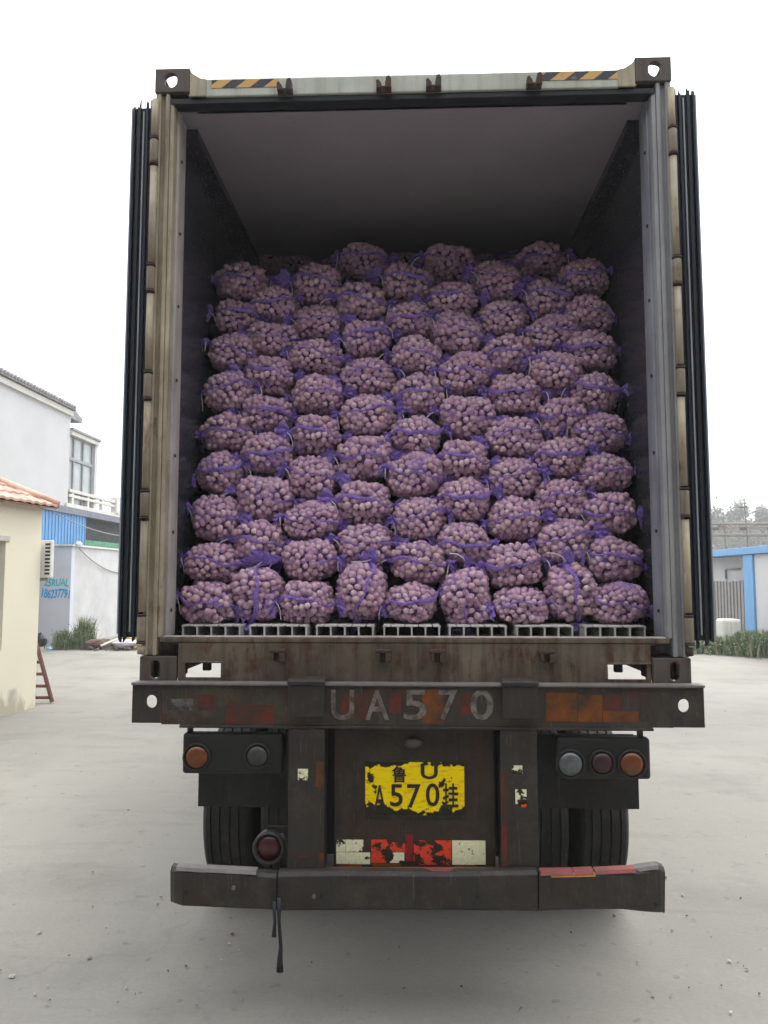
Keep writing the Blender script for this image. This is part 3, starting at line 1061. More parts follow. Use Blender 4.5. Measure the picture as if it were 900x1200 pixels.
# light boxes
def light_box(x0, x1, y0, y1, lamps, hangers):
    yb = -.06
    p0, p1 = at(x0, y1, yb), at(x1, y0, yb)
    o = B(tr, 'light_box', M['black_box'], (p0.x, p1.x, yb, yb + .06, p0.z, p1.z), bevel=.014, seg=3)
    for px, py, r, mt in lamps:
        c = at(px, py, yb)
        lens = MB().lathe([(.002, -.020), (r * .55, -.018), (r * .9, -.011), (r, -.002), (r, .0)], 1, (c.x, yb - .003, c.z), 24)
        lens.build('lamp', M[mt], o, world=True)
        MB().lathe([(r + .001, 0), (r + .001, -.010), (r + .005, -.014), (r + .011, -.012), (r + .012, 0)], 1, (c.x, yb - .001, c.z), 24).build('lamp_rim', M['black_box'], o, world=True)
    for px in hangers:
        c = at(px, y0 - 4, yb)
        B(o, 'hanger', M['chassis'], (c.x - .012, c.x + .012, yb + .02, yb + .034, p1.z + .001, BB - .015), bevel=.001)
    return o


light_box(653, 762, 865, 913, ((668, 895, .052, 'white_lens'), (705, 894, .046, 'dark_red_lens'), (740, 895, .051, 'amber')), (667, 752))
light_box(213, 331, 860, 907, ((231, 887, .050, 'amber'), (302, 886, .046, 'dull_lens')), (221, 316))
# round red lamp beside the left upright
c = at(316, 992, .0)
mb = MB()
mb.lathe([(.050, .10), (.062, .06), (.070, .0), (.070, -.03), (.060, -.034), (.056, -.02), (.001, -.02)], 1, (c.x, 0, c.z), 28)
rl = mb.build('tail_lamp', M['dull_lens'], tr, world=True)
MB().lathe([(.002, -.038), (.03, -.036), (.050, -.028), (.054, -.021)], 1, (c.x, 0, c.z), 24).build('lamp_lens', M['red_lens'], rl, world=True)
B(rl, 'lamp_bracket', M['chassis'], (c.x - .02, at(340, 990, 0).x, .02, .035, c.z + .05, c.z + .08))
# mud flaps
for a, b, bot in ((232, 336, 945), (628, 747, 947)):
    y = .06
    p0, p1 = at(a, bot, y), at(b, 862, y)
    mb = MB()
    n = 6
    for i in range(n):
        x0, x1 = p0.x + (p1.x - p0.x) * i / n, p0.x + (p1.x - p0.x) * (i + 1) / n
        yy0, yy1 = y + .006 * math.sin(i * 1.1), y + .006 * math.sin((i + 1) * 1.1)
        mb.add([(x0, yy0, p0.z), (x1, yy1, p0.z), (x1, yy1, p1.z), (x0, yy0, p1.z), (x0, yy0 + .008, p0.z), (x1, yy1 + .008, p0.z), (x1, yy1 + .008, p1.z), (x0, yy0 + .008, p1.z)],
               [(0, 1, 2, 3), (7, 6, 5, 4), (0, 4, 5, 1), (3, 2, 6, 7)] + ([(0, 3, 7, 4)] if i == 0 else []) + ([(1, 5, 6, 2)] if i == n - 1 else []))
    mb.build('mud_flap', M['flap'], tr, world=True)
    B(tr, 'flap_rail', M['chassis'], (p0.x + .01, p1.x - .01, .075, .10, p1.z - .03, p1.z), bevel=.002)

# chassis frame
for x in (-.48, .48):
    mb = MB()
    mb.box(x - .07, x + .07, .12, 11.4, 1.425, 1.444); mb.box(x - .07, x + .07, .12, 11.4, 1.06, 1.078); mb.box(x - .008, x + .008, .12, 11.4, 1.0785, 1.4245)
    mb.build('main_beam', M['chassis'], tr, world=True)
for y in (.12, 2.9, 5.6, 8.2, 11.2):
    B(tr, 'cross_member', M['chassis'], (-1.0 if y < 1 else -1.15, 1.0 if y < 1 else 1.15, y + .005, y + .11, 1.30, 1.424))
for s in (-1, 1):
    mb = MB()
    mb.box(s * .8 - .06, s * .8 + .06, 8.5, 8.62, .12, 1.28); mb.box(s * .8 - .13, s * .8 + .13, 8.45, 8.67, .002, .118)
    mb.build('landing_leg', M['chassis'], tr, world=True, bevel=.005)

# wheels: dual tyres on three axles
XL, XR = at(236, 980, 1.13).x, at(739, 980, 1.13).x
XO = (XR - XL) / 2
RT, WT = .515, .285


def tyre_prof():
    h = WT / 2
    pts = [(.29, -h * .72), (.33, -h * .9), (.42, -h), (.475, -h * .97), (.503, -h * .86)]
    g = [-.082, -.028, .028, .082]
    x = -h * .80
    pts.append((RT - .004, x))
    for q in g:
        pts += [(RT, q - .006), (RT - .015, q - .0045), (RT - .015, q + .0045), (RT, q + .006)]
    pts.append((RT - .004, h * .80))
    pts += [(.503, h * .86), (.475, h * .97), (.42, h), (.33, h * .9), (.29, h * .72)]
    return pts


first = None
for yA in (1.62, 2.93, 4.24):
    B(tr, 'axle', M['chassis'], (-.95, .95, yA - .05, yA + .05, RT - .05, RT + .05), bevel=.02)
    for x in (-XO + WT / 2, -XO + WT * 1.5 + .055, XO - WT * 1.5 - .055, XO - WT / 2):
        xx = x + (XL + XR) / 2
        if first is None:
            ty = MB().lathe(tyre_prof(), 0, (xx, yA, RT), 56).build('tyre', M['tyre'], tr, world=True, sharp=32)
            rm = MB().lathe([(.04, -.10), (.20, -.09), (.27, .02), (.292, -WT * .36), (.292, WT * .36), (.27, .05), (.2, -.05), (.04, -.06)], 0, (xx, yA, RT), 32).build('rim', M['rim'], ty, world=True)
            first = (ty, rm)
        else:
            loc = ROOT[tr][1] @ Vector((xx, yA, RT))
            t2 = instance(first[0], tr, loc)
            r2 = first[1].copy(); COL.objects.link(r2); r2.parent = t2
# small things caught between the dual tyres
for s in (-1, 1):
    xg = (XL + XR) / 2 + s * (XO - WT - .0275)
    mb = MB()
    for dz in (.82, .77, .72):
        mb.obox((xg + rnd.uniform(-.006, .006), 1.25, dz), (.012, .02, .016), Matrix.Rotation(rnd.random(), 3, 'Y'))
    mb.build('wedged_stone', M['white_lens'], tr, world=True)

# ------------------------------------------------------------------ garlic bags
AX, AY, AZ, PEXP = .128, .150, .100, 2.5


def se_rad(d, a=AX, b=AY, c=AZ, p=PEXP):
    return (np.abs(d[..., 0] / a) ** p + np.abs(d[..., 1] / b) ** p + np.abs(d[..., 2] / c) ** p) ** (-1 / p)


def bulb_template():
    prof = [(.0, -.86), (.30, -.84), (.80, -.62), (1.0, -.08), (.88, .42), (.46, .80), (.15, 1.0), (.10, 1.22)]
    n = 9
    vs, fs = [(0, 0, -.8)], []
    for r, z in prof[1:]:
        for k in range(n):
            a = 2 * math.pi * k / n
            rr = r * (1 + .06 * math.cos(a * 4.5 + z))
            vs.append((rr * math.cos(a), rr * math.sin(a), z))
    vs.append((0, 0, 1.25))
    for k in range(n):
        fs.append((0, 1 + (k + 1) % n, 1 + k))
    for i in range(len(prof) - 2):
        for k in range(n):
            a, b = 1 + i * n + k, 1 + i * n + (k + 1) % n
            fs.append((a, b, b + n, a + n))
    t = len(vs) - 1
    for k in range(n):
        fs.append((t, t - n + k, t - n + (k + 1) % n))
    return np.array(vs), fs


BV, BF = bulb_template()


def make_variant(seed):
    rg = np.random.default_rng(seed)
    # bulbs packed on the surface
    N = 9000
    d = rg.normal(size=(N, 3)); d /= np.linalg.norm(d, axis=1)[:, None]
    lump = 1 + .075 * np.sin(d @ rg.normal(size=3) * 5 + rg.uniform(0, 6)) + .035 * np.sin(d @ rg.normal(size=3) * 8 + rg.uniform(0, 6))
    P = d * (se_rad(d) * lump)[:, None]
    keep, rad = [], []
    for i in range(N):
        r = rg.uniform(.0138, .0212)
        ok = True
        for j in range(len(keep)):
            q = P[i] - P[keep[j]]
            if q @ q < ((r + rad[j]) * .80) ** 2:
                ok = False; break
        if ok:
            keep.append(i); rad.append(r)
    keep = np.array(keep); rad = np.array(rad)
    C = P[keep] - d[keep] * rad[:, None] * rg.uniform(.82, 1.12, len(keep))[:, None]
    mb = MB()
    for c, r in zip(C, rad):
        q = rg.normal(size=4); q /= np.linalg.norm(q)
        w_, x, y, z = q
        Rm = np.array([[1 - 2 * (y * y + z * z), 2 * (x * y - w_ * z), 2 * (x * z + w_ * y)],
                       [2 * (x * y + w_ * z), 1 - 2 * (x * x + z * z), 2 * (y * z - w_ * x)],
                       [2 * (x * z - w_ * y), 2 * (y * z + w_ * x), 1 - 2 * (x * x + y * y)]])
        V = (BV * np.array([1, 1, .92]) * r) @ Rm.T + c
        mb.add(V.tolist(), BF, True)
    # grid of directions for core and net
    nu, nv = 56, 28
    th = np.linspace(0, 2 * np.pi, nu, endpoint=False)
    ph = np.linspace(-np.pi / 2 + .02, np.pi / 2 - .02, nv)
    D = np.stack([np.cos(ph)[:, None] * np.cos(th)[None], np.cos(ph)[:, None] * np.sin(th)[None], np.repeat(np.sin(ph)[:, None], nu, 1)], -1)
    base = se_rad(D)
    dc = np.einsum('ijk,mk->ijm', D, C)
    disc = rad[None, None] ** 2 - ((C ** 2).sum(1)[None, None] - dc ** 2)
    hit = np.where((disc > 0) & (dc > 0), dc + np.sqrt(np.maximum(disc, 0)), 0).max(-1)
    rr = np.maximum(hit, base * .86)
    for _ in range(1):
        sm = (np.roll(rr, 1, 1) + np.roll(rr, -1, 1) + np.roll(rr, 1, 0) + np.roll(rr, -1, 0)) / 4
        rr = np.maximum(rr, sm) * .6 + sm * .4
    return mb, D, rr + .002, base, th, ph, rg


def grid_mesh(D, r, nu, nv):
    vs = (D * r[..., None]).reshape(-1, 3).tolist()
    fs = []
    for j in range(nv - 1):
        for i in range(nu):
            fs.append((j * nu + i, j * nu + (i + 1) % nu, (j + 1) * nu + (i + 1) % nu, (j + 1) * nu + i))
    fs.append(tuple(range(nu))[::-1]); fs.append(tuple((nv - 1) * nu + i for i in range(nu)))
    return vs, fs


def tuft_mb(rg, n_fans=3, size=1.0):
    mb = MB()
    for k in range(n_fans):
        L_ = rg.uniform(.038, .075) * size
        wid = rg.uniform(.020, .045) * size
        yaw, pit = rg.uniform(-.7, .7), rg.uniform(-.9, .6)
        ph0 = rg.uniform(0, 6)
        nl, nw = 6, 9
        vs = []
        for i in range(nl):
            t = i / (nl - 1)
            w_ = .010 + wid * t ** 1.1
            for j in range(nw):
                u = j / (nw - 1) * 2 - 1
                z = w_ * u
                y = .010 * t * math.sin(u * 7 + ph0 + t * 2)
                x = L_ * t * (1 - .14 * u * u + .10 * math.sin(u * 9 + ph0))
                vs.append((x, y, z - .02 * t * t))
        Rm = Matrix.Rotation(yaw, 3, 'Z') @ Matrix.Rotation(pit, 3, 'Y') @ Matrix.Rotation(rg.uniform(-.6, .6), 3, 'X')
        vs = [Rm @ Vector(v) for v in vs]
        fs = [(i * nw + j, i * nw + j + 1, (i + 1) * nw + j + 1, (i + 1) * nw + j) for i in range(nl - 1) for j in range(nw - 1)]
        mb.add(vs, fs, True)
    mb.lathe([(.003, -.010), (.011, -.006), (.012, .006), (.006, .016)], 0, (0, 0, 0), 9)
    return mb


def bag_proto(i):
    mb, D, rr, base, th, ph, rg = make_variant(100 + i)
    nu, nv = len(th), len(ph)
    root = thing('garlic_bag', '', 'garlic bag', (0, 0, -50), 0, 'net bags of garlic stacked in the container')
    off = Vector((0, 0, AZ))          # origin of the thing at its base
    for p in mb.v: p += off
    g = mb.build('garlic', M['garlic'], root, kind='stuff')
    vs, fs = grid_mesh(D, base * .80, nu, nv)
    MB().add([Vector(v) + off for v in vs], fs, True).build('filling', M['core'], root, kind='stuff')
    vs, fs = grid_mesh(D, rr, nu, nv)
    net = MB().add([Vector(v) + off for v in vs], fs[:-2], True).build('net', M['net'], root)
    uvl = net.data.uv_layers.new(name='uv')
    for poly in net.data.polygons:
        ids = list(poly.vertices)
        us = [(v % nu) / nu for v in ids]
        if max(us) - min(us) > .5: us = [u + 1 if u < .5 else u for u in us]
        for li, v, u in zip(poly.loop_indices, ids, us):
            uvl.data[li].uv = (u * 3.0, (v // nu) / nv * 1.5)
    # gathered band round the waist
    z0 = rg.uniform(-.012, .018); am = rg.uniform(-.06, .06); ph1 = rg.uniform(0, 6)
    f1_, f2_ = rg.uniform(.7, 1.6), rg.uniform(2.2, 4.2)
    thin = .45 if i in (1, 4) else 1.0
    pts, rs = [], []
    for k in range(49):
        t = 2 * math.pi * k / 48
        zt_ = z0 + am * math.cos(t) * .6 + .010 * math.sin(3 * t + ph1) + .006 * math.sin(7 * t + ph1 * 2)
        iu = int(round(t / (2 * math.pi) * nu)) % nu
        iv = int(np.argmin(np.abs(ph - math.atan2(zt_, AX))))
        r = max(rr[iv, iu], base[iv, iu]) + .001
        h = math.sqrt(max(r * r - zt_ * zt_, .01))
        pts.append(Vector((h * math.cos(t), h * math.sin(t), zt_)) + off)
        rs.append(thin * (.0024 + .0062 * abs(math.sin(f1_ * t + ph1)) ** 2 + .0022 * abs(math.sin(f2_ * t))) + .003 * abs(math.cos(t)) ** 3)
    MB().tube(pts, rs, 8, caps=False, flat=.55).build('band', M['band'], root)
    # bunched ends, towards the front and towards the back
    ends = []
    for t in (math.pi + .38, 2 * math.pi - .42, .35, math.pi - .35):
        k = int(round((t % (2 * math.pi)) / (2 * math.pi) * 48))
        c = pts[k] + Vector((math.cos(t), math.sin(t), 0)) * .004
        tm = tuft_mb(rg, int(rg.integers(2, 6)), rg.uniform(.6, 1.2))
        Rm = Matrix.Rotation(t, 3, 'Z')
        for p in tm.v:
            q = Rm @ p
            p.x, p.y, p.z = c.x + q.x, c.y + q.y, c.z + q.z
        tm.build('tuft', M['band'], root)
        ends.append(c)
    # tie strings
    for c, sgn in ((ends[0], -1), (ends[1], 1), (ends[2], 1)):
        if rg.random() < .75:
            L_ = rg.uniform(.05, .10)
            fy = -1 if c.y < 0 else 1
            a = c + Vector((sgn * .012, fy * .012, 0))
            dx = rg.uniform(-.8, 1.0) * sgn
            sp = [a, a + Vector((dx * L_ * .35, fy * .014, -.2 * L_)), a + Vector((dx * L_ * .62, fy * .016, -.55 * L_)), a + Vector((dx * L_ * .7, fy * .010, -L_))]
            MB().tube(sp, .0023, 5).build('tie_string', M['string'], root)
    return root


protos = [bag_proto(i) for i in range(7)]

# surveyed bag centres: columns from the left, each listed from the top: x, y, width, height, tilt in degrees
cols = [
    [(282, 334, 62, 44, 4), (262, 376, 56, 42, -2), (263, 416, 58, 46, 10), (260, 462, 62, 50, 3), (258, 509, 62, 47, -4), (255, 556, 60, 50, -2), (249, 608, 60, 53, 3), (248, 660, 64, 48, -3), (243, 706, 66, 51, 5)],
    [(323, 361, 56, 43, -4), (320, 401, 60, 42, 5), (317, 443, 60, 45, 2), (314, 488, 60, 47, -2), (315, 534, 62, 50, -3), (311, 585, 66, 53, 8), (304, 635, 62, 52, 10), (303, 695, 62, 64, 86)],
    [(373, 337, 58, 47, 8), (375, 382, 60, 42, -3), (372, 422, 62, 42, 3), (373, 465, 60, 47, -2), (371, 512, 58, 48, 3), (368, 561, 60, 50, 3), (366, 611, 64, 46, -1), (363, 657, 62, 50, -2), (361, 705, 64, 51, 2)],
    [(427, 311, 56, 46, 20), (424, 358, 62, 47, 12), (428, 400, 58, 45, -14), (432, 443, 62, 46, -3), (432, 489, 66, 50, 6), (428, 538, 64, 53, -4), (426, 591, 66, 53, 3), (429, 639, 68, 48, -3), (424, 692, 58, 68, 94)],
    [(476, 336, 62, 46, 5), (480, 379, 56, 42, -2), (488, 421, 58, 48, 12), (489, 465, 60, 50, -6), (488, 513, 62, 48, 4), (486, 558, 64, 54, 3), (491, 609, 60, 50, 2), (491, 659, 66, 50, 9), (483, 706, 64, 48, -3)],
    [(525, 313, 58, 47, 8), (529, 356, 60, 42, -4), (536, 394, 66, 48, 18), (544, 440, 62, 50, -6), (546, 491, 64, 52, 6), (542, 542, 60, 50, 3), (545, 587, 64, 52, 4), (544, 639, 64, 52, 10), (545, 700, 60, 68, 88)],
    [(581, 333, 60, 46, 3), (588, 376, 58, 43, -2), (595, 418, 62, 46, -4), (602, 465, 62, 48, 3), (602, 513, 66, 50, -3), (600, 562, 62, 48, 2), (602, 609, 60, 52, -4), (600, 663, 66, 52, -4), (610, 709, 62, 46, 2)],
    [(632, 310, 58, 44, -6), (639, 354, 60, 44, 5), (645, 394, 62, 45, -6), (650, 440, 66, 50, 14), (659, 491, 58, 48, -6), (656, 538, 62, 48, 3), (658, 586, 60, 52, -2), (660, 635, 66, 52, 3), (668, 693, 62, 66, 84)],
    [(695, 329, 58, 42, -3), (701, 372, 58, 44, 10), (703, 414, 64, 47, 3), (709, 463, 60, 48, 14), (712, 510, 66, 48, 2), (712, 556, 62, 46, -2), (717, 603, 62, 52, -4), (726, 656, 68, 54, 6), (730, 707, 66, 49, 4)],
]
ORD = ['first', 'second', 'third', 'fourth', 'fifth', 'sixth', 'seventh', 'eighth', 'ninth']
DEPTH = lambda py: .335 + (706 - py) / 371 * .55
lim = 1.128
nb = 0
for ci, col in enumerate(cols):
    for ri, (px, py, wpx, hpx, tilt) in enumerate(col):
        y = DEPTH(py) + rnd.uniform(-.012, .012)
        if py < 315: y += .22
        c = at(px, py, y)
        zc_ = (c - CAM).dot(_fw)
        W_, H_ = wpx * zc_ / F_PX, hpx * zc_ / F_PX
        pr = protos[(ci * 3 + ri * 5 + (ri // 3)) % len(protos)]
        upright = abs(tilt) > 60
        sx, sz = (W_, H_) if not upright else (H_, W_)
        sx, sz = sx / (2 * AX) * 1.0, sz / (2 * AZ) * .985
        half = (AX * sx if not upright else AZ * sz)
        x = max(-lim + half, min(lim - half, c.x))
        flip = rnd.random() < .5
        rot = Matrix.Rotation(R(tilt), 4, 'Y') @ Matrix.Rotation(R(rnd.uniform(-7, 7)) + (math.pi if flip else 0), 4, 'Z')
        # the thing's origin is at its base: shift from the centre
        base_off = rot.to_3x3() @ Vector((0, 0, -AZ * sz))
        loc = Vector((x, y, c.z)) + base_off
        n_up = len(col) - ri
        b = copy_tree(pr, loc, rot.to_euler(), (sx, rnd.uniform(.94, 1.0), sz))
        if upright:
            lab = {1: 'garlic bag stood on end with upright purple band, floor row, second from the left',
                   3: 'oval garlic bag stood on end at floor level, fourth from the left wall',
                   5: 'garlic bag stood on end with upright purple band, floor row, right of the middle',
                   7: 'garlic bag stood on end on the floor, second from the right wall'}[ci]
        else:
            level = 'on the floor' if n_up == 1 else ('topmost' if ri == 0 else ORD[n_up - 1] + ' from floor')
            colname = ORD[ci] + ' stack from the left'
            look = 'tilted' if abs(tilt) >= 8 else 'level'
            lab = f'{look} purple net garlic bag, {level} in the {colname}'
        b['label'] = lab
        nb += 1
# a second rank just showing above and behind the first
for ci, px in enumerate((262, 306, 352, 392, 478, 568, 600, 668, 716)):
    for k in range(1):
        y = 1.95 + .05 * (ci % 2)
        c = at(px, 305 + (ci * 5) % 9, y)
        b = copy_tree(protos[(ci * 2 + k) % len(protos)], (max(-1.0, min(1.0, c.x)), y, c.z - .1 - .19 * k), (0, R(rnd.uniform(-8, 8)), rnd.uniform(-.1, .1)), (1.0, 1, 1.0))
        b['label'] = f'dim garlic bag in the dark rank behind the front stacks, {ORD[ci]} from the left'
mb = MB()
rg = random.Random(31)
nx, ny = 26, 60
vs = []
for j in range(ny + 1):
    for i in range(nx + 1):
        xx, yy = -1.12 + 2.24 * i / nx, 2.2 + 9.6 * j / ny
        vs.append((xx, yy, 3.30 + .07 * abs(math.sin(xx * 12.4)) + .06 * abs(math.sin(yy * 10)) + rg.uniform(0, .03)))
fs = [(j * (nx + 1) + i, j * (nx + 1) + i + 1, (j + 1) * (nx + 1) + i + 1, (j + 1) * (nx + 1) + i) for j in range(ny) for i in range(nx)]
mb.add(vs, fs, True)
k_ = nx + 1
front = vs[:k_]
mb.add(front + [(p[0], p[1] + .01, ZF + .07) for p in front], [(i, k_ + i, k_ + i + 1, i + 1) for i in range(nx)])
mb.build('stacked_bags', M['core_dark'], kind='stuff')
for pr in protos:
    for ch in list(pr.children): bpy.data.objects.remove(ch)
    bpy.data.objects.remove(pr)

# ------------------------------------------------------------------ cream house with clay roof (left)
A = gnd(41, 829); Bq = gnd(0, 840)
dirv = (A - Bq).normalized()
rz = math.atan2(dirv.y, dirv.x) - math.pi / 2     # local +y runs along the wall away from the camera
house = thing('cream_house', 'small cream plastered house with clay tile roof beside the yard', 'house', A, rz)
HL, HWd, HE = 7.2, 4.2, 2.98         # length, width, eave height
loc_w = lambda px, py: ROOT[house][1] @ (lambda d: CAM + d * (((A - CAM).dot(nrm)) / d.dot(nrm)))(ray(px, py))
nrm = Vector((dirv.y, -dirv.x, 0))
wtop, wbot = loc_w(7, 634), loc_w(7, 758)
wy1 = wtop.y
wy0 = wy1 - 1.1
wz0, wz1 = .9, wtop.z
mb = MB()
mb.box(-.24, 0, wy1, 0, 0, HE); mb.box(-.24, 0, -HL, wy0, 0, HE); mb.box(-.24, 0, wy0, wy1, 0, wz0); mb.box(-.24, 0, wy0, wy1, wz1, HE)
mb.build('wall', M['yellow_wall'], house)
mb = MB()
mb.box(-HWd, -.242, -.24, 0, 0, HE); mb.box(-HWd, -.242, -HL, -HL + .24, 0, HE); mb.box(-HWd, -HWd + .24, -HL + .242, -.242, 0, HE)
mb.build('wall', M['yellow_wall'], house)
wn = MB().box(-.20, -.17, wy0, wy1, wz0, wz1).build('window', M['glass_dark'], house)
mb = MB()
mb.box(-.168, -.12, wy0, wy0 + .05, wz0, wz1); mb.box(-.168, -.12, wy1 - .05, wy1, wz0, wz1); mb.box(-.168, -.12, wy0 + .051, wy1 - .051, wz1 - .05, wz1); mb.box(-.168, -.12, wy0 + .051, wy1 - .051, wz0, wz0 + .05)
mb.build('window_frame', M['grey_metal'], wn)
MB().box(-.002, .02, wy0 - .07, wy1 + .07, wz1 + .002, wz1 + .07).build('lintel_trim', M['concrete_white'], wn)
# hip roof: tile courses following each slope
ov = .16
pit = math.tan(R(27))


def slope(p0, p1, inward, run, up_tan, name, nc, par, trim_a, trim_b):
    """tile courses from eave p0-p1 inwards; trim_* = how much each end shortens per metre of run (hip)"""
    p0, p1, inward = Vector(p0), Vector(p1), Vector(inward)
    L_ = (p1 - p0).length
    e = (p1 - p0) / L_
    mb = MB()
    for c in range(nc):
        r0, r1 = run * c / nc - .03, run * (c + 1) / nc + .02
        z0, z1 = max(r0, -.03) * up_tan + .05, r1 * up_tan + .02
        a0, b0 = trim_a * max(r0, 0), L_ - trim_b * max(r0, 0)
        a1, b1 = trim_a * r1, L_ - trim_b * r1
        if b0 - a0 < .2: break
        n = max(6, int((b0 - a0) / .045))
        vs, fs = [], []
        for i in range(n + 1):
            t = i / n
            u0 = a0 + (b0 - a0) * t
            wv = .026 * abs(math.sin(u0 * math.pi / .19)) + rnd.uniform(-.002, .002)
            u1 = min(max(u0, a1), max(b1, a1))
            q0 = p0 + e * u0 + inward * r0; q1 = p0 + e * u1 + inward * r1
            vs += [q0 + Vector((0, 0, z0 + wv - .035)), q0 + Vector((0, 0, z0 + wv)), q1 + Vector((0, 0, z1 + wv))]
        for i in range(n):
            fs += [(3 * i, 3 * i + 3, 3 * i + 4, 3 * i + 1), (3 * i + 1, 3 * i + 4, 3 * i + 5, 3 * i + 2)]
        mb.add(vs, fs)
    return mb.build(name, M['tile'], par, kind='stuff')


roof = MB()
hx_ = HWd / 2
rzt = HE + (hx_ + ov) * pit
e0 = HE + .0
roof.add([(ov, ov, e0), (-HWd - ov, ov, e0), (-HWd - ov, -HL - ov, e0), (ov, -HL - ov, e0), (-hx_, -hx_, rzt), (-hx_, -HL + hx_, rzt)],
         [(0, 4, 1), (3, 5, 4, 0), (2, 5, 3), (1, 4, 5, 2), (0, 1, 2, 3)])
rf = roof.build('roof', M['tile'], house)
slope((ov, -HL - ov, HE), (ov, ov, HE), (-1, 0, 0), hx_ + ov, pit, 'roof_tile', 9, rf, 1, 1)
slope((ov, ov, HE), (-HWd - ov, ov, HE), (0, -1, 0), hx_ + ov, pit, 'roof_tile', 9, rf, 1, 1)
mb = MB()
hp = [Vector((ov, ov, HE + .05)).lerp(Vector((-hx_, -hx_, rzt + .05)), i / 9) for i in range(10)]
mb.tube(hp, .075, 8)
mb.tube([Vector((-hx_, -hx_, rzt + .06)), Vector((-hx_, -HL + hx_, rzt + .06))], .08, 8)
mb.build('ridge_cap', M['tile'], rf)
# outdoor air conditioner on the far corner
ap0, ap1 = loc_w(51, 677), loc_w(56, 634)
ac = thing('air_conditioner', 'white outdoor air conditioner with dark slots fixed to the cream house corner', 'air conditioner', (0, 0, 0))
base = house.matrix_world
HM = Matrix.Translation(A) @ Matrix.Rotation(rz, 4, 'Z')
az0, az1 = 2.02 , 2.60
az0 = at(55, 677, 8.3).z; az1 = at(58, 634, 8.3).z
acl = HM @ Vector((.02, .18, az0))
ac.location = acl; ac.rotation_euler = (0, 0, rz)
ROOT[ac] = (ac, (Matrix.Translation(acl) @ Matrix.Rotation(rz, 4, 'Z')).inverted())
hA = az1 - az0
cs = MB().box(-.26, .10, -.10, -.02, 0, hA).build('casing', M['white_plastic'], ac, bevel=.012)
for i in range(9):
    z = hA * (.06 + .88 * (i + .5) / 9)
    MB().box(.0, .082, -.104, -.098, z - hA * .026, z + hA * .026).build('slot', M['gasket'], cs)
MB().box(-.24, .03, -.08, -.05, -.05, -.001).build('bracket', M['grey_metal'], ac)
# damp mould stain on plaster foot: thin irregular patch of growth
# ladder leaning beyond the corner
g1 = gnd(61, 824); g0 = g1 + Vector((-.5, 0, 0))
ladder = thing('wooden_ladder', 'short red brown ladder leaning at the far corner of the cream house', 'ladder', (g1.x - .25, g1.y, 0))
topp = at(45, 763, g1.y + .1)
lean = Vector((topp.x - g1.x, .1, topp.z))
for k, dx in ((0, 0), (1, -.46)):
    a = Vector((g1.x + dx, g1.y, .0)); b = a + lean * 1.15
    MB().tube([a + Vector((0, 0, .02)), b], .034, 6, smooth=False).build('rail', M['ladder'], ladder, world=True)
for t in (.08, .30, .53, .76, .98):
    a = Vector((g1.x, g1.y, .02)) + lean * t
    b = a + Vector((-.46, 0, 0))
    MB().tube([a, b], .024, 6, smooth=False).build('rung', M['ladder'], ladder, world=True)

# ------------------------------------------------------------------ tall white building with terrace (left, behind)
XW = -10.5
def yx(px, x=XW): return atx(px, 600, x).y
wb = thing('white_building', 'tall white rendered building with grey tile eave and terrace behind the cream house', 'building', (XW - 3, 14, 0))
y_l, y_c = 4.0, yx(79)
zt_c = atx(79, 480, XW).z
B(wb, 'wall', M['white_wall'], (XW - 8, XW, y_l, y_c, 2.8, zt_c), bevel=0)
B(wb, 'lower_wall', M['white_wall'], (XW - 8, XW - 3.2, y_l, y_c, 0, 2.799), bevel=0)
mb = MB()
mb.prism([(XW + .16, zt_c + .02), (XW + .16, zt_c + .07), (XW - 4, zt_c + 1.2), (XW - 8.2, zt_c + .07), (XW - 8.2, zt_c + .02)], 1, y_l - .2, y_c + .05)
rf = mb.build('roof', M['tile_dark'], wb, world=True)
mb = MB()
yy = y_l
while yy < y_c:
    mb.lathe([(.055, 0), (.055, .28)], 0, (XW - .08, yy, zt_c + .11), 6)
    yy += .17
mb.build('eave_tile', M['tile_dark'], rf, world=True, kind='stuff')
B(wb, 'eave_band', M['concrete_white'], (XW, XW + .09, y_l, y_c, zt_c - .16, zt_c - .005), bevel=0)
# small dark rear eave past the corner
MB().prism([(y_c + .06, zt_c - .18), (y_c + .06, zt_c + .25), (y_c + .95, zt_c - .05), (y_c + .95, zt_c - .18)], 0, XW - 3, XW - .05).build('rear_eave', M['tile_dark'], wb, world=True)
# sun room on the terrace
y_s = yx(111)
zs_t = atx(110, 514, XW).z
z_ter = 4.12
z_bal = atx(120, 583, XW).z
sr = B(wb, 'sunroom', M['white_wall'], (XW - 3, XW - .12, y_c + .01, y_s - .12, z_ter, zs_t - .2), bevel=0)
B(sr, 'sunroom_roof', M['concrete_white'], (XW - 3.1, XW + .06, y_c + .002, y_s + .1, zs_t - .19, zs_t - .06))
B(sr, 'roof_edge', M['tile_dark'], (XW - 3.1, XW + .1, y_c + .002, y_s + .14, zs_t - .055, zs_t + .02))
yA_, yB_ = y_c + .05, y_s - .16
gz0, gz1 = z_ter + .1, zs_t - .24
B(sr, 'window_pane', M['glass'], (XW - .115, XW - .10, yA_, yB_, gz0, gz1), bevel=0)
zm = atx(95, 541, XW).z
for f0 in (0, .2, .58, .97):
    yq = yA_ + (yB_ - yA_) * f0
    B(sr, 'mullion', M['grey_metal'], (XW - .098, XW - .05, yq, yq + .07, gz0, gz1), bevel=0)
B(sr, 'transom', M['grey_metal'], (XW - .096, XW - .045, yA_, yB_ + .06, zm - .05, zm + .05), bevel=0)
B(sr, 'corner_pier', M['white_wall'], (XW - .14, XW, y_s - .11, y_s + .08, z_ter, zs_t - .195), bevel=0)
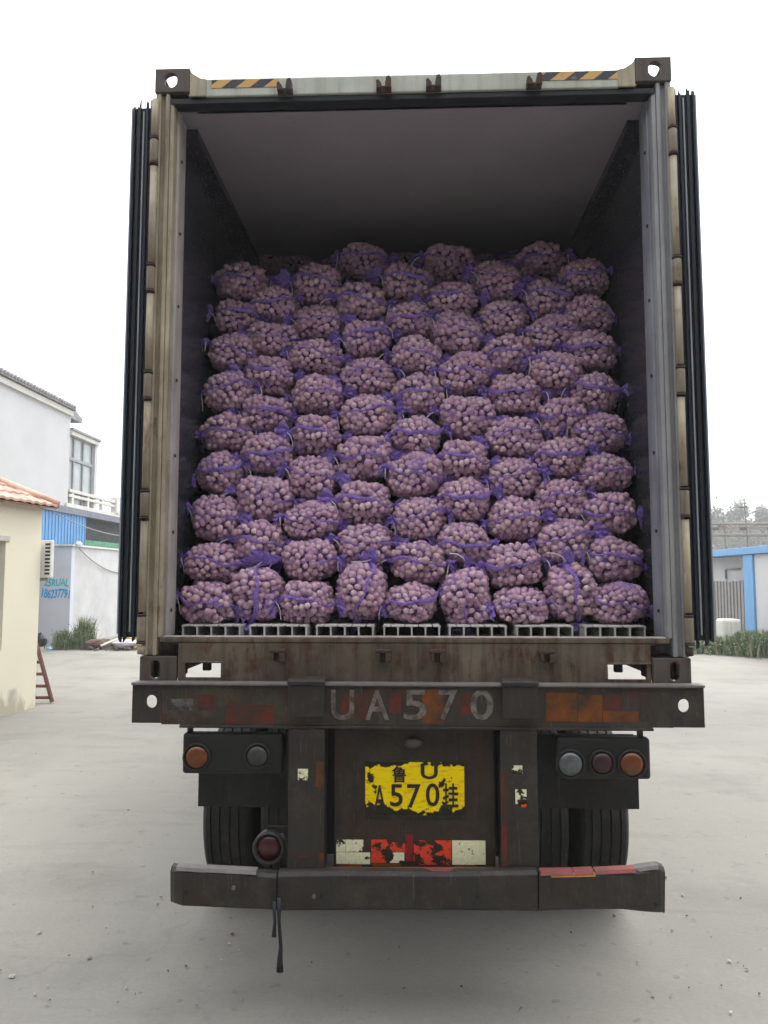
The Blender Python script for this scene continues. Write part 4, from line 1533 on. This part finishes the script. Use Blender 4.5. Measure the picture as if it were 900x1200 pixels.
# terrace slab and balustrade
y_e = 34
B(wb, 'terrace_slab', M['slab'], (XW - 4, XW + .12, y_c - 4.2, y_e, z_ter - .26, z_ter - .06), bevel=0)
B(wb, 'terrace_curb', M['concrete_white'], (XW - .1, XW + .06, y_c - .2, y_e, z_ter - .058, z_ter + .07), bevel=0)
bal = B(wb, 'balustrade_rail', M['concrete_white'], (XW - .08, XW + .05, y_c + .02, y_e, z_bal - .10, z_bal), bevel=.01)
B(bal, 'middle_rail', M['concrete_white'], (XW - .07, XW + .04, y_c + .02, y_e, z_ter + .27, z_ter + .36), bevel=.01)
yq = y_c + .2
i = 0
while yq < y_e - 1:
    big = i % 4 == 3
    wv = .34 if big else .14
    B(bal, 'baluster', M['concrete_white'], (XW - .06 - (.06 if big else 0), XW + .035 + (.06 if big else 0), yq, yq + wv, z_ter + .072, z_bal - .102 + (.22 if big else 0)), bevel=0)
    yq += 1.15; i += 1
# ground floor front under the terrace
yb0, yb1 = yx(40), yx(99)
zb_bl = 2.8
nrib = 0
mb = MB()
yq = yb0
while yq < yb1 - .02:
    mb.box(XW + .01, XW + .045, yq, min(yq + .16, yb1), zb_bl, z_ter - .262)
    mb.box(XW + .01, XW + .065, yq + .162, min(yq + .20, yb1), zb_bl, z_ter - .262)
    yq += .205
mb.build('blue_panel', M['blue_sheet'], wb, world=True)
B(wb, 'dark_opening', M['dark_open'], (XW - .3, XW - .2, yb1 + .02, y_e, 2.2, z_ter - .262), bevel=0)
B(wb, 'green_netting', M['green_net'], (XW - .05, XW, yb1 + .02, yb1 + 5, 2.2, atx(104, 633, XW).z), bevel=0)
B(wb, 'ground_wall', M['white_wall'], (XW - .4, XW - .31, y_c + .02, y_e, 0, 2.9), bevel=0)

# yard wall with painted lettering
XY = -9.9
yk = yx(90, XY)
zwt = atx(90, 641, XY).z
yw = thing('yard_wall', 'white and pale blue yard wall with painted blue lettering', 'wall', (XY, yk, 0))
B(yw, 'wall', M['white_wall_dirty'], (XY - .24, XY, yk + .001, 40, 0, zwt), bevel=0)
B(yw, 'wall', M['blue_grey_wall'], (XY - 7, XY - .002, yk - .24, yk, 0, zwt), bevel=0, label='pale blue grey wall panel with lettering')
B(yw, 'coping', M['concrete_white'], (XY - 7, XY + .05, yk - .3, yk + .03, zwt + .002, zwt + .06), (XY - .28, XY + .05, yk + .031, 40, zwt + .002, zwt + .06), bevel=.01)
yf = yk - .24
for body, x0, x1, y0, y1, mt in (('25RUAL', 52, 81, 678, 687, 'teal_paint'), ('186237791', 49, 82, 690, 701, 'blue_paint')):
    q0, q1 = at(x0, y1, yf), at(x1, y0, yf)
    vs, fs = text_fit(body, q1.x - q0.x, q1.z - q0.z, .035, .002)
    cx, cz = (q0.x + q1.x) / 2, (q0.z + q1.z) / 2
    MB().add([(cx + v.x + .12 * v.y, yf - .004 - v.z, cz + v.y - .04 * v.x + .02 * math.sin(9 * v.x)) for v in vs], [f[::-1] for f in fs]).build('painted_lettering', M[mt], yw, world=True)
# overhead cables
for i, (a, b, sag) in enumerate((((62, 600, 18), (170, 628, 26), .25), ((92, 642, 18.9), (160, 668, 24), .35), ((60, 596, 20), (100, 626, 21), .2))):
    p, q = at(*a), at(*b)
    pts = [p.lerp(q, t / 10) - Vector((0, 0, sag * 4 * (t / 10) * (1 - t / 10))) for t in range(11)]
    tag(MB().tube(pts, .016, 5).build('cable', M['cable']),
        ('grey cable slanting across the dark opening under the terrace', 'thin cable sagging along the white yard wall', 'thin cable crossing the blue metal panel')[i], 'cable', 'overhead cables')
# small lamp bracket on wall corner
c = at(92, 641, yk - .3)
mb = MB()
mb.lathe([(.02, 0), (.09, .03), (.10, .12), (.04, .16)], 2, (c.x, c.y, zwt - .02), 12)
tag(mb.build('wall_lamp', M['white_plastic']), 'small white lamp on the corner of the yard wall', 'lamp')

# ------------------------------------------------------------------ weeds
def weeds(name, cx, cy, w_, d_, h_, n, label, mats=('green_leaf', 'dry_leaf'), kind=None, cat='weeds', seed=1, group=None):
    rg = random.Random(seed)
    mb = MB()
    for i in range(n):
        x = cx + rg.gauss(0, .42) * w_; y = cy + rg.gauss(0, .42) * d_
        h = h_ * rg.uniform(.45, 1.0) * max(.35, 1 - ((x - cx) / (w_ * 1.25)) ** 2)
        a = rg.uniform(0, 6.28); ln = rg.uniform(.05, .4) * h
        dx, dy = math.cos(a) * ln, math.sin(a) * ln
        px_, py_ = -math.sin(a), math.cos(a)
        wd = rg.uniform(.006, .014)
        mi = 1 if rg.random() < .3 else 0
        vs = [(x - px_ * wd, y - py_ * wd, 0), (x + px_ * wd, y + py_ * wd, 0), (x + dx * .4 + px_ * wd, y + dy * .4 + py_ * wd, h * .6), (x + dx * .4 - px_ * wd, y + dy * .4 - py_ * wd, h * .6), (x + dx, y + dy, h)]
        mb.add(vs, [(0, 1, 2, 3), (3, 2, 4)], mi=mi)
        for q in range(2):
            t = rg.uniform(.3, .95)
            c = Vector((x + dx * t * .8, y + dy * t * .8, h * t))
            b = rg.uniform(0, 6.28); l2 = rg.uniform(.03, .09)
            v1 = Vector((math.cos(b), math.sin(b), rg.uniform(-.2, .6))) * l2
            v2 = Vector((-math.sin(b), math.cos(b), .3)) * l2 * .28
            mb.add([c, c + v1 * .5 + v2, c + v1, c + v1 * .5 - v2], [(0, 1, 2, 3)], mi=mi)
    o = mb.build(name, [M[q] for q in mats], kind=kind)
    if kind is None: tag(o, label, cat, group)
    return o


c = gnd(89, 762); weeds('weed_clump', c.x, c.y + .5, .34, .3, .98, 520, 'tall bushy green weed clump against the wall corner', seed=3, group='weed clumps at the yard wall')
c = gnd(62, 763); weeds('weed_clump', c.x, c.y + .6, .34, .3, .62, 380, 'lower thin weed clump left under the painted lettering', seed=4, group='weed clumps at the yard wall')
for gi, (gx, gy, gw, gd, gh, gn) in enumerate(((835, 768, .8, .5, .38, 1500), (865, 769, .7, .6, .50, 1700), (892, 771, .6, .7, .66, 1700), (915, 772, .6, .7, .7, 1000))):
    c = gnd(gx, gy)
    weeds('grass', c.x, c.y + .75, gw, gd, gh, gn, None, kind='stuff', seed=50 + gi)

# ------------------------------------------------------------------ rubbish heap beside the wall
c = gnd(135, 762)
rg = random.Random(11)
mb = MB()
n = 22
vs, fs = [], []
for j in range(n + 1):
    for i in range(n + 1):
        u, v = i / n * 2 - 1, j / n * 2 - 1
        r = min(1, math.hypot(u, v))
        vs.append((c.x + u * 1.3, c.y + .7 + v * .7, max(0, .24 * (1 - r ** 2)) * rg.uniform(.6, 1.3) - .004))
for j in range(n):
    for i in range(n):
        fs.append((j * (n + 1) + i, j * (n + 1) + i + 1, (j + 1) * (n + 1) + i + 1, (j + 1) * (n + 1) + i))
mb.add(vs, fs)
for i in range(220):
    a = rg.uniform(0, 6.28); r = math.sqrt(rg.random())
    x, y = c.x + math.cos(a) * r * 1.4, c.y + .6 + math.sin(a) * r * .8
    z = max(0, .22 * (1 - r * r))
    s = rg.uniform(.025, .10)
    mb.obox((x, y, z + s * .4), (s * rg.uniform(.6, 2), s, s * .6), Matrix.Rotation(rg.uniform(0, 3), 3, 'Z') @ Matrix.Rotation(rg.uniform(-.6, .6), 3, 'X'))
mb.build('rubble', M['dirt'], kind='stuff')
hz = c.y + .12


def lump(name, px, py, y, sz, mat, label, cat, seed, rz_=0):
    rg = random.Random(seed)
    p = at(px, py - 3, y)
    me = MB()
    pr = [(.02, -.5), (.6, -.46), (.95, -.2), (1, .1), (.7, .38), (.25, .5), (.02, .52)]
    me.lathe(pr, 2, (0, 0, 0), 11, smooth=False)
    Rm = Matrix.Rotation(rz_, 3, 'Z')
    for v in me.v:
        k = rg.uniform(.8, 1.2)
        q = Rm @ Vector((v.x * sz[0] / 2 * k, v.y * sz[1] / 2 * k, v.z * sz[2] * k))
        v.x, v.y, v.z = p.x + q.x, p.y + q.y, max(.01, p.z) + q.z
    return tag(me.build(name, M[mat]), label, cat)


lump('brown_rag', 112, 757, hz, (.62, .35, .22), 'sack_brown', 'dark brown rag bundle on the rubbish heap', 'rag', 1)
lump('cloth_sack', 146, 757, hz - .1, (.6, .3, .2), 'sack_white', 'pale lilac plastic sack lying on the rubbish heap', 'sack', 2, .3)
p = at(157, 753, hz + .1)
mb = MB(); mb.obox((p.x, p.y, p.z), (.34, .24, .2), Matrix.Rotation(.5, 3, 'Z') @ Matrix.Rotation(.4, 3, 'Y'))
tag(mb.build('cardboard_box', M['card_orange'], bevel=.02), 'crumpled orange cardboard box on the rubbish heap by the trailer', 'box')
a, b = at(118, 757, hz - .1), at(141, 748, hz + .15)
mb = MB(); dv = (b - a)
mb.tube([a, b], .045, 4, smooth=False)
tag(mb.build('wood_plank', M['wood_pale']), 'pale wooden plank sticking up out of the rubbish heap', 'plank')
lump('blue_scrap', 58, 763, gnd(58, 764).y, (.16, .1, .05), 'scrap_blue', 'small bright blue plastic scrap before the weeds', 'litter', 5)
lump('dark_bin_bag', 47, 753, gnd(50, 764).y + .1, (.36, .3, .32), 'gasket', 'black rubbish bag behind the cream house corner', 'bag', 6)

# ------------------------------------------------------------------ shed with blue trim (right)
XS = 9.0
ysh = lambda px, x=XS: atx(px, 650, x).y
shed = thing('white_shed', 'white panel shed with blue roof edge and blue corner post', 'shed', (XS + 2, ysh(880), 0))
y_n, y_p, y_f = 6.0, ysh(881), ysh(818)
y_p2 = ysh(870)
zr = atx(870, 642, XS).z
B(shed, 'wall', M['white_wall'], (XS + .06, XS + .16, y_n, y_p - .002, 0, zr - .2), bevel=0)
B(shed, 'corner_post', M['blue_trim'], (XS, XS + .22, y_p, y_p2, 0, zr - .19), bevel=.01)
B(shed, 'rear_wall', M['white_wall_dirty'], (XS + .5, XS + .6, y_p2 + .002, y_f + 3, 0, zr - .2), bevel=0)
B(shed, 'roof_edge', M['blue_trim'], (XS - .06, XS + .3, y_n, y_f + 3, zr - .185, zr), bevel=.01)
B(shed, 'roof', M['blue_trim'], (XS + .302, XS + 5, y_n, y_f + 3, zr - .12, zr - .03), bevel=0)
B(shed, 'end_wall', M['white_wall'], (XS + .62, XS + 5, y_f + 2.9, y_f + 3, 0, zr - .2), bevel=0)
pq = atx(852, 667, XS + .5)
mb = MB(); mb.tube([(XS + .46, pq.y, pq.z - .3), (XS + .46, pq.y, pq.z), (XS + .46, pq.y - 1.0, pq.z)], .03, 6)
mb.build('wall_pipe', M['grey_metal'], shed, world=True)
# slatted gate
gz_t = atx(850, 681, XS + .1).z
gy0, gy1 = y_p2 + .05, ysh(832, XS + .1)
gate = thing('slatted_gate', 'grey gate of upright slats beside the blue shed post', 'gate', (XS + .12, (gy0 + gy1) / 2, 0))
for z in (.45, gz_t - .2):
    B(gate, 'gate_rail', M['gate'], (XS + .14, XS + .18, gy0, gy1, z, z + .08), bevel=0)
ns = 11
for i in range(ns):
    ya = gy0 + (gy1 - gy0) * i / ns
    B(gate, 'slat', M['gate'], (XS + .10, XS + .138, ya, ya + (gy1 - gy0) / ns * .62, .12, gz_t + rnd.uniform(-.05, .04)), bevel=0)
# pale concrete block
p = at(858, 735, 16.6)
mb = MB()
mb.box(p.x - .25, p.x + .25, 16.6, 17.05, 0, at(858, 726, 16.5).z)
tag(mb.build('concrete_block', M['concrete_white'], bevel=.06), 'pale rounded concrete block standing in the weeds before the gate', 'block')

# ------------------------------------------------------------------ pipe gantry, poles and far trees (right)
YG = 44
zg1, zg0 = at(865, 614, YG).z, at(865, 627, YG).z
gan = thing('pipe_gantry', 'rusty steel pipe gantry crossing high behind the white shed', 'gantry', (22, YG, 0))
gx0, gx1 = at(800, 620, YG).x, 44
for z, r in ((zg1, .07), (zg1 - .22, .05), (zg0, .10)):
    MB().tube([(gx0, YG, z), (gx1, YG, z)], r, 8).build('pipe', M['rust_pipe'], gan, world=True)
x = gx0; i = 0
while x < gx1 - 1:
    MB().tube([(x, YG + .05, zg0), (x + .55, YG + .05, zg1)] if i % 2 else [(x + .55, YG + .05, zg0), (x, YG + .05, zg1)], .03, 5).build('brace', M['rust_pipe'], gan, world=True)
    if i % 3 == 0:
        MB().obox((x + .3, YG - .06, (zg0 + zg1) / 2 + .05), (.35, .12, .16)).build('pipe_clamp', M['rusty'], gan, world=True)
    x += .55; i += 1
for x in (gx0 + .2, gx0 + 9, gx0 + 19):
    B(gan, 'support_post', M['rust_pipe'], (x - .1, x + .1, YG + .09, YG + .29, 0, zg1 - .08), bevel=0)
for i, (px, pt, Y, r) in enumerate(((873, 584, 40, .036), (848.5, 601, 42, .03))):
    p = at(px, pt, Y)
    t = thing('utility_pole', ('tall thin dark pole rising past the pipe gantry, the taller', 'shorter thin pole with a small lamp arm behind the shed roof')[i], 'pole', (p.x, Y, 0), group='poles behind the shed')
    MB().tube([(p.x + .12, Y, 0), (p.x + .05, Y, p.z * .6), (p.x - .06, Y, p.z)], [r * 1.4, r * 1.1, r * .7], 8).build('shaft', M['bark'], t, world=True)
    MB().box(p.x - .35, p.x + .1, Y - .03, Y + .03, p.z - .55 - .3 * i, p.z - .45 - .3 * i).build('cross_arm', M['bark'], t, world=True)


def tree(px, Y, htop, spread, seed, label):
    rg = random.Random(seed)
    x0 = at(px, 640, Y).x
    t = thing('poplar_tree', label, 'tree', (x0, Y, 0), group='far trees beyond the yard')
    mb = MB()
    bend = rg.uniform(-.4, .4)
    tp = [Vector((x0 + bend * (k / 6) ** 2, Y, htop * .95 * k / 6)) for k in range(7)]
    mb.tube(tp, [.30, .26, .22, .17, .12, .08, .03], 8)
    clumps = []
    for i in range(26):
        h = htop * rg.uniform(.32, 1.0)
        fr = (h / htop - .32) / .68
        rad = spread * (math.sin(math.pi * min(1, fr * .9 + .12)) ** .7) * rg.uniform(.35, 1.0)
        a = rg.uniform(0, 6.28)
        base = Vector((x0 + bend * (h / htop) ** 2, Y, h * .82))
        e = Vector((x0 + math.cos(a) * rad, Y + math.sin(a) * rad, h))
        mb.tube([base, base.lerp(e, .5) + Vector((0, 0, -.1)), e], [.05, .03, .012], 5)
        clumps.append((e, rg.uniform(.7, 1.3)))
    mb.build('trunk', M['bark'], t, world=True)
    cr = MB()
    for e, r in clumps:
        for k in range(230):
            d = Vector((rg.gauss(0, .5), rg.gauss(0, .5), rg.gauss(0, .55))) * r
            p = e + d
            s = rg.uniform(.13, .30)
            u = Vector((rg.uniform(-1, 1), rg.uniform(-1, 1), rg.uniform(-1, 1))).normalized() * s
            v = Vector((rg.uniform(-1, 1), rg.uniform(-1, 1), rg.uniform(-1, 1))).normalized() * s * .6
            cr.add([p - u, p + v, p + u, p - v], [(0, 1, 2, 3)])
    cr.build('crown', M['tree_leaf'], t, world=True)


tree(841, 112, at(841, 600, 112).z, 2.2, 21, 'pale rounded far tree nearest the open container door')
tree(866, 118, at(866, 589, 118).z, 2.4, 22, 'tallest far tree beside the thin dark pole')
tree(893, 115, at(893, 600, 115).z, 2.2, 23, 'feathery far tree at the end above the white shed')
tree(854, 130, at(854, 617, 130).z, 2.2, 24, 'low bushy far tree under the pipe gantry')
tree(880, 140, at(880, 617, 140).z, 2.6, 25, 'low far tree seen past the gantry behind the thin pole')

# ------------------------------------------------------------------ litter on the yard
rg = random.Random(5)
mb = MB()
spots = [(184, 1062), (272, 1096), (80, 1122), (14, 1146), (150, 950), (200, 852), (170, 1000), (690, 988), (725, 1002), (780, 1030), (800, 1050), (855, 1128), (875, 1138),
         (720, 985), (850, 834), (838, 835), (95, 905), (720, 1075), (805, 1075), (868, 1054), (792, 850), (700, 1050), (46, 1094), (105, 1124), (540, 1158), (268, 1108), (280, 1116)]
spots += [(rg.uniform(0, 200), rg.uniform(800, 1190)) for _ in range(26)] + [(rg.uniform(760, 900), rg.uniform(790, 1190)) for _ in range(26)] + [(rg.uniform(200, 760), rg.uniform(1080, 1190)) for _ in range(14)]
for i, (px, py) in enumerate(spots):
    p = gnd(px, py)
    s = rg.uniform(.004, .012) if i > 26 else rg.uniform(.008, .017)
    n = 5
    a0 = rg.uniform(0, 6)
    st = rg.uniform(.4, 1)
    ca, sa = math.cos(a0), math.sin(a0)
    ring = []
    for k in range(n):
        a = 6.283 * k / n
        x, y = math.cos(a) * s * rg.uniform(.6, 1.2), math.sin(a) * s * st
        ring.append((p.x + x * ca - y * sa, p.y + x * sa + y * ca, .004 + rg.uniform(0, .012)))
    vs = ring + [(p.x, p.y, .014)]
    mb.add(vs, [(k, (k + 1) % n, n) for k in range(n)], mi=0 if rg.random() < .5 else 1)
mb.build('litter', [M['litter'], M['leaf_litter']], kind='stuff')
# a bent twig
p = gnd(145, 958)

# ------------------------------------------------------------------ unseen hall added behind the camera to block low sky light
hall = thing('sky_blocker_hall', 'added unseen dark hall behind the camera, blocking low sky light', 'building', (0, -7.6, 0))
B(hall, 'wall', M['hall_dark'], (-30, 30, -7.9, -7.6, 0, 9.0), bevel=0)
B(hall, 'wall', M['hall_dark'], (-30, -29.7, -28, -7.901, 0, 9.0), (29.7, 30, -28, -7.901, 0, 9.0), bevel=0)
B(hall, 'roof', M['hall_dark'], (-30.4, 30.4, -28.4, -6.6, 9.002, 9.2), bevel=0)
for x in (-20, -10, 0, 10, 20):
    B(hall, 'blocker_door', M['hall_dark'], (x - 2, x + 2, -7.599, -7.54, .01, 4.2), bevel=0)

# ------------------------------------------------------------------ air
hz_ = MB().box(-320, 320, -180, 320, -1, 24).build('haze', None, kind='stuff')
hm = bpy.data.materials.new('haze')
hm.use_nodes = True
hm.node_tree.nodes.clear()
pv = hm.node_tree.nodes.new('ShaderNodeVolumePrincipled')
pv.inputs['Color'].default_value = (.95, .96, .97, 1)
pv.inputs['Density'].default_value = .0018
mo = hm.node_tree.nodes.new('ShaderNodeOutputMaterial')
hm.node_tree.links.new(pv.outputs[0], mo.inputs['Volume'])
hz_.data.materials.clear()
hz_.data.materials.append(hm)
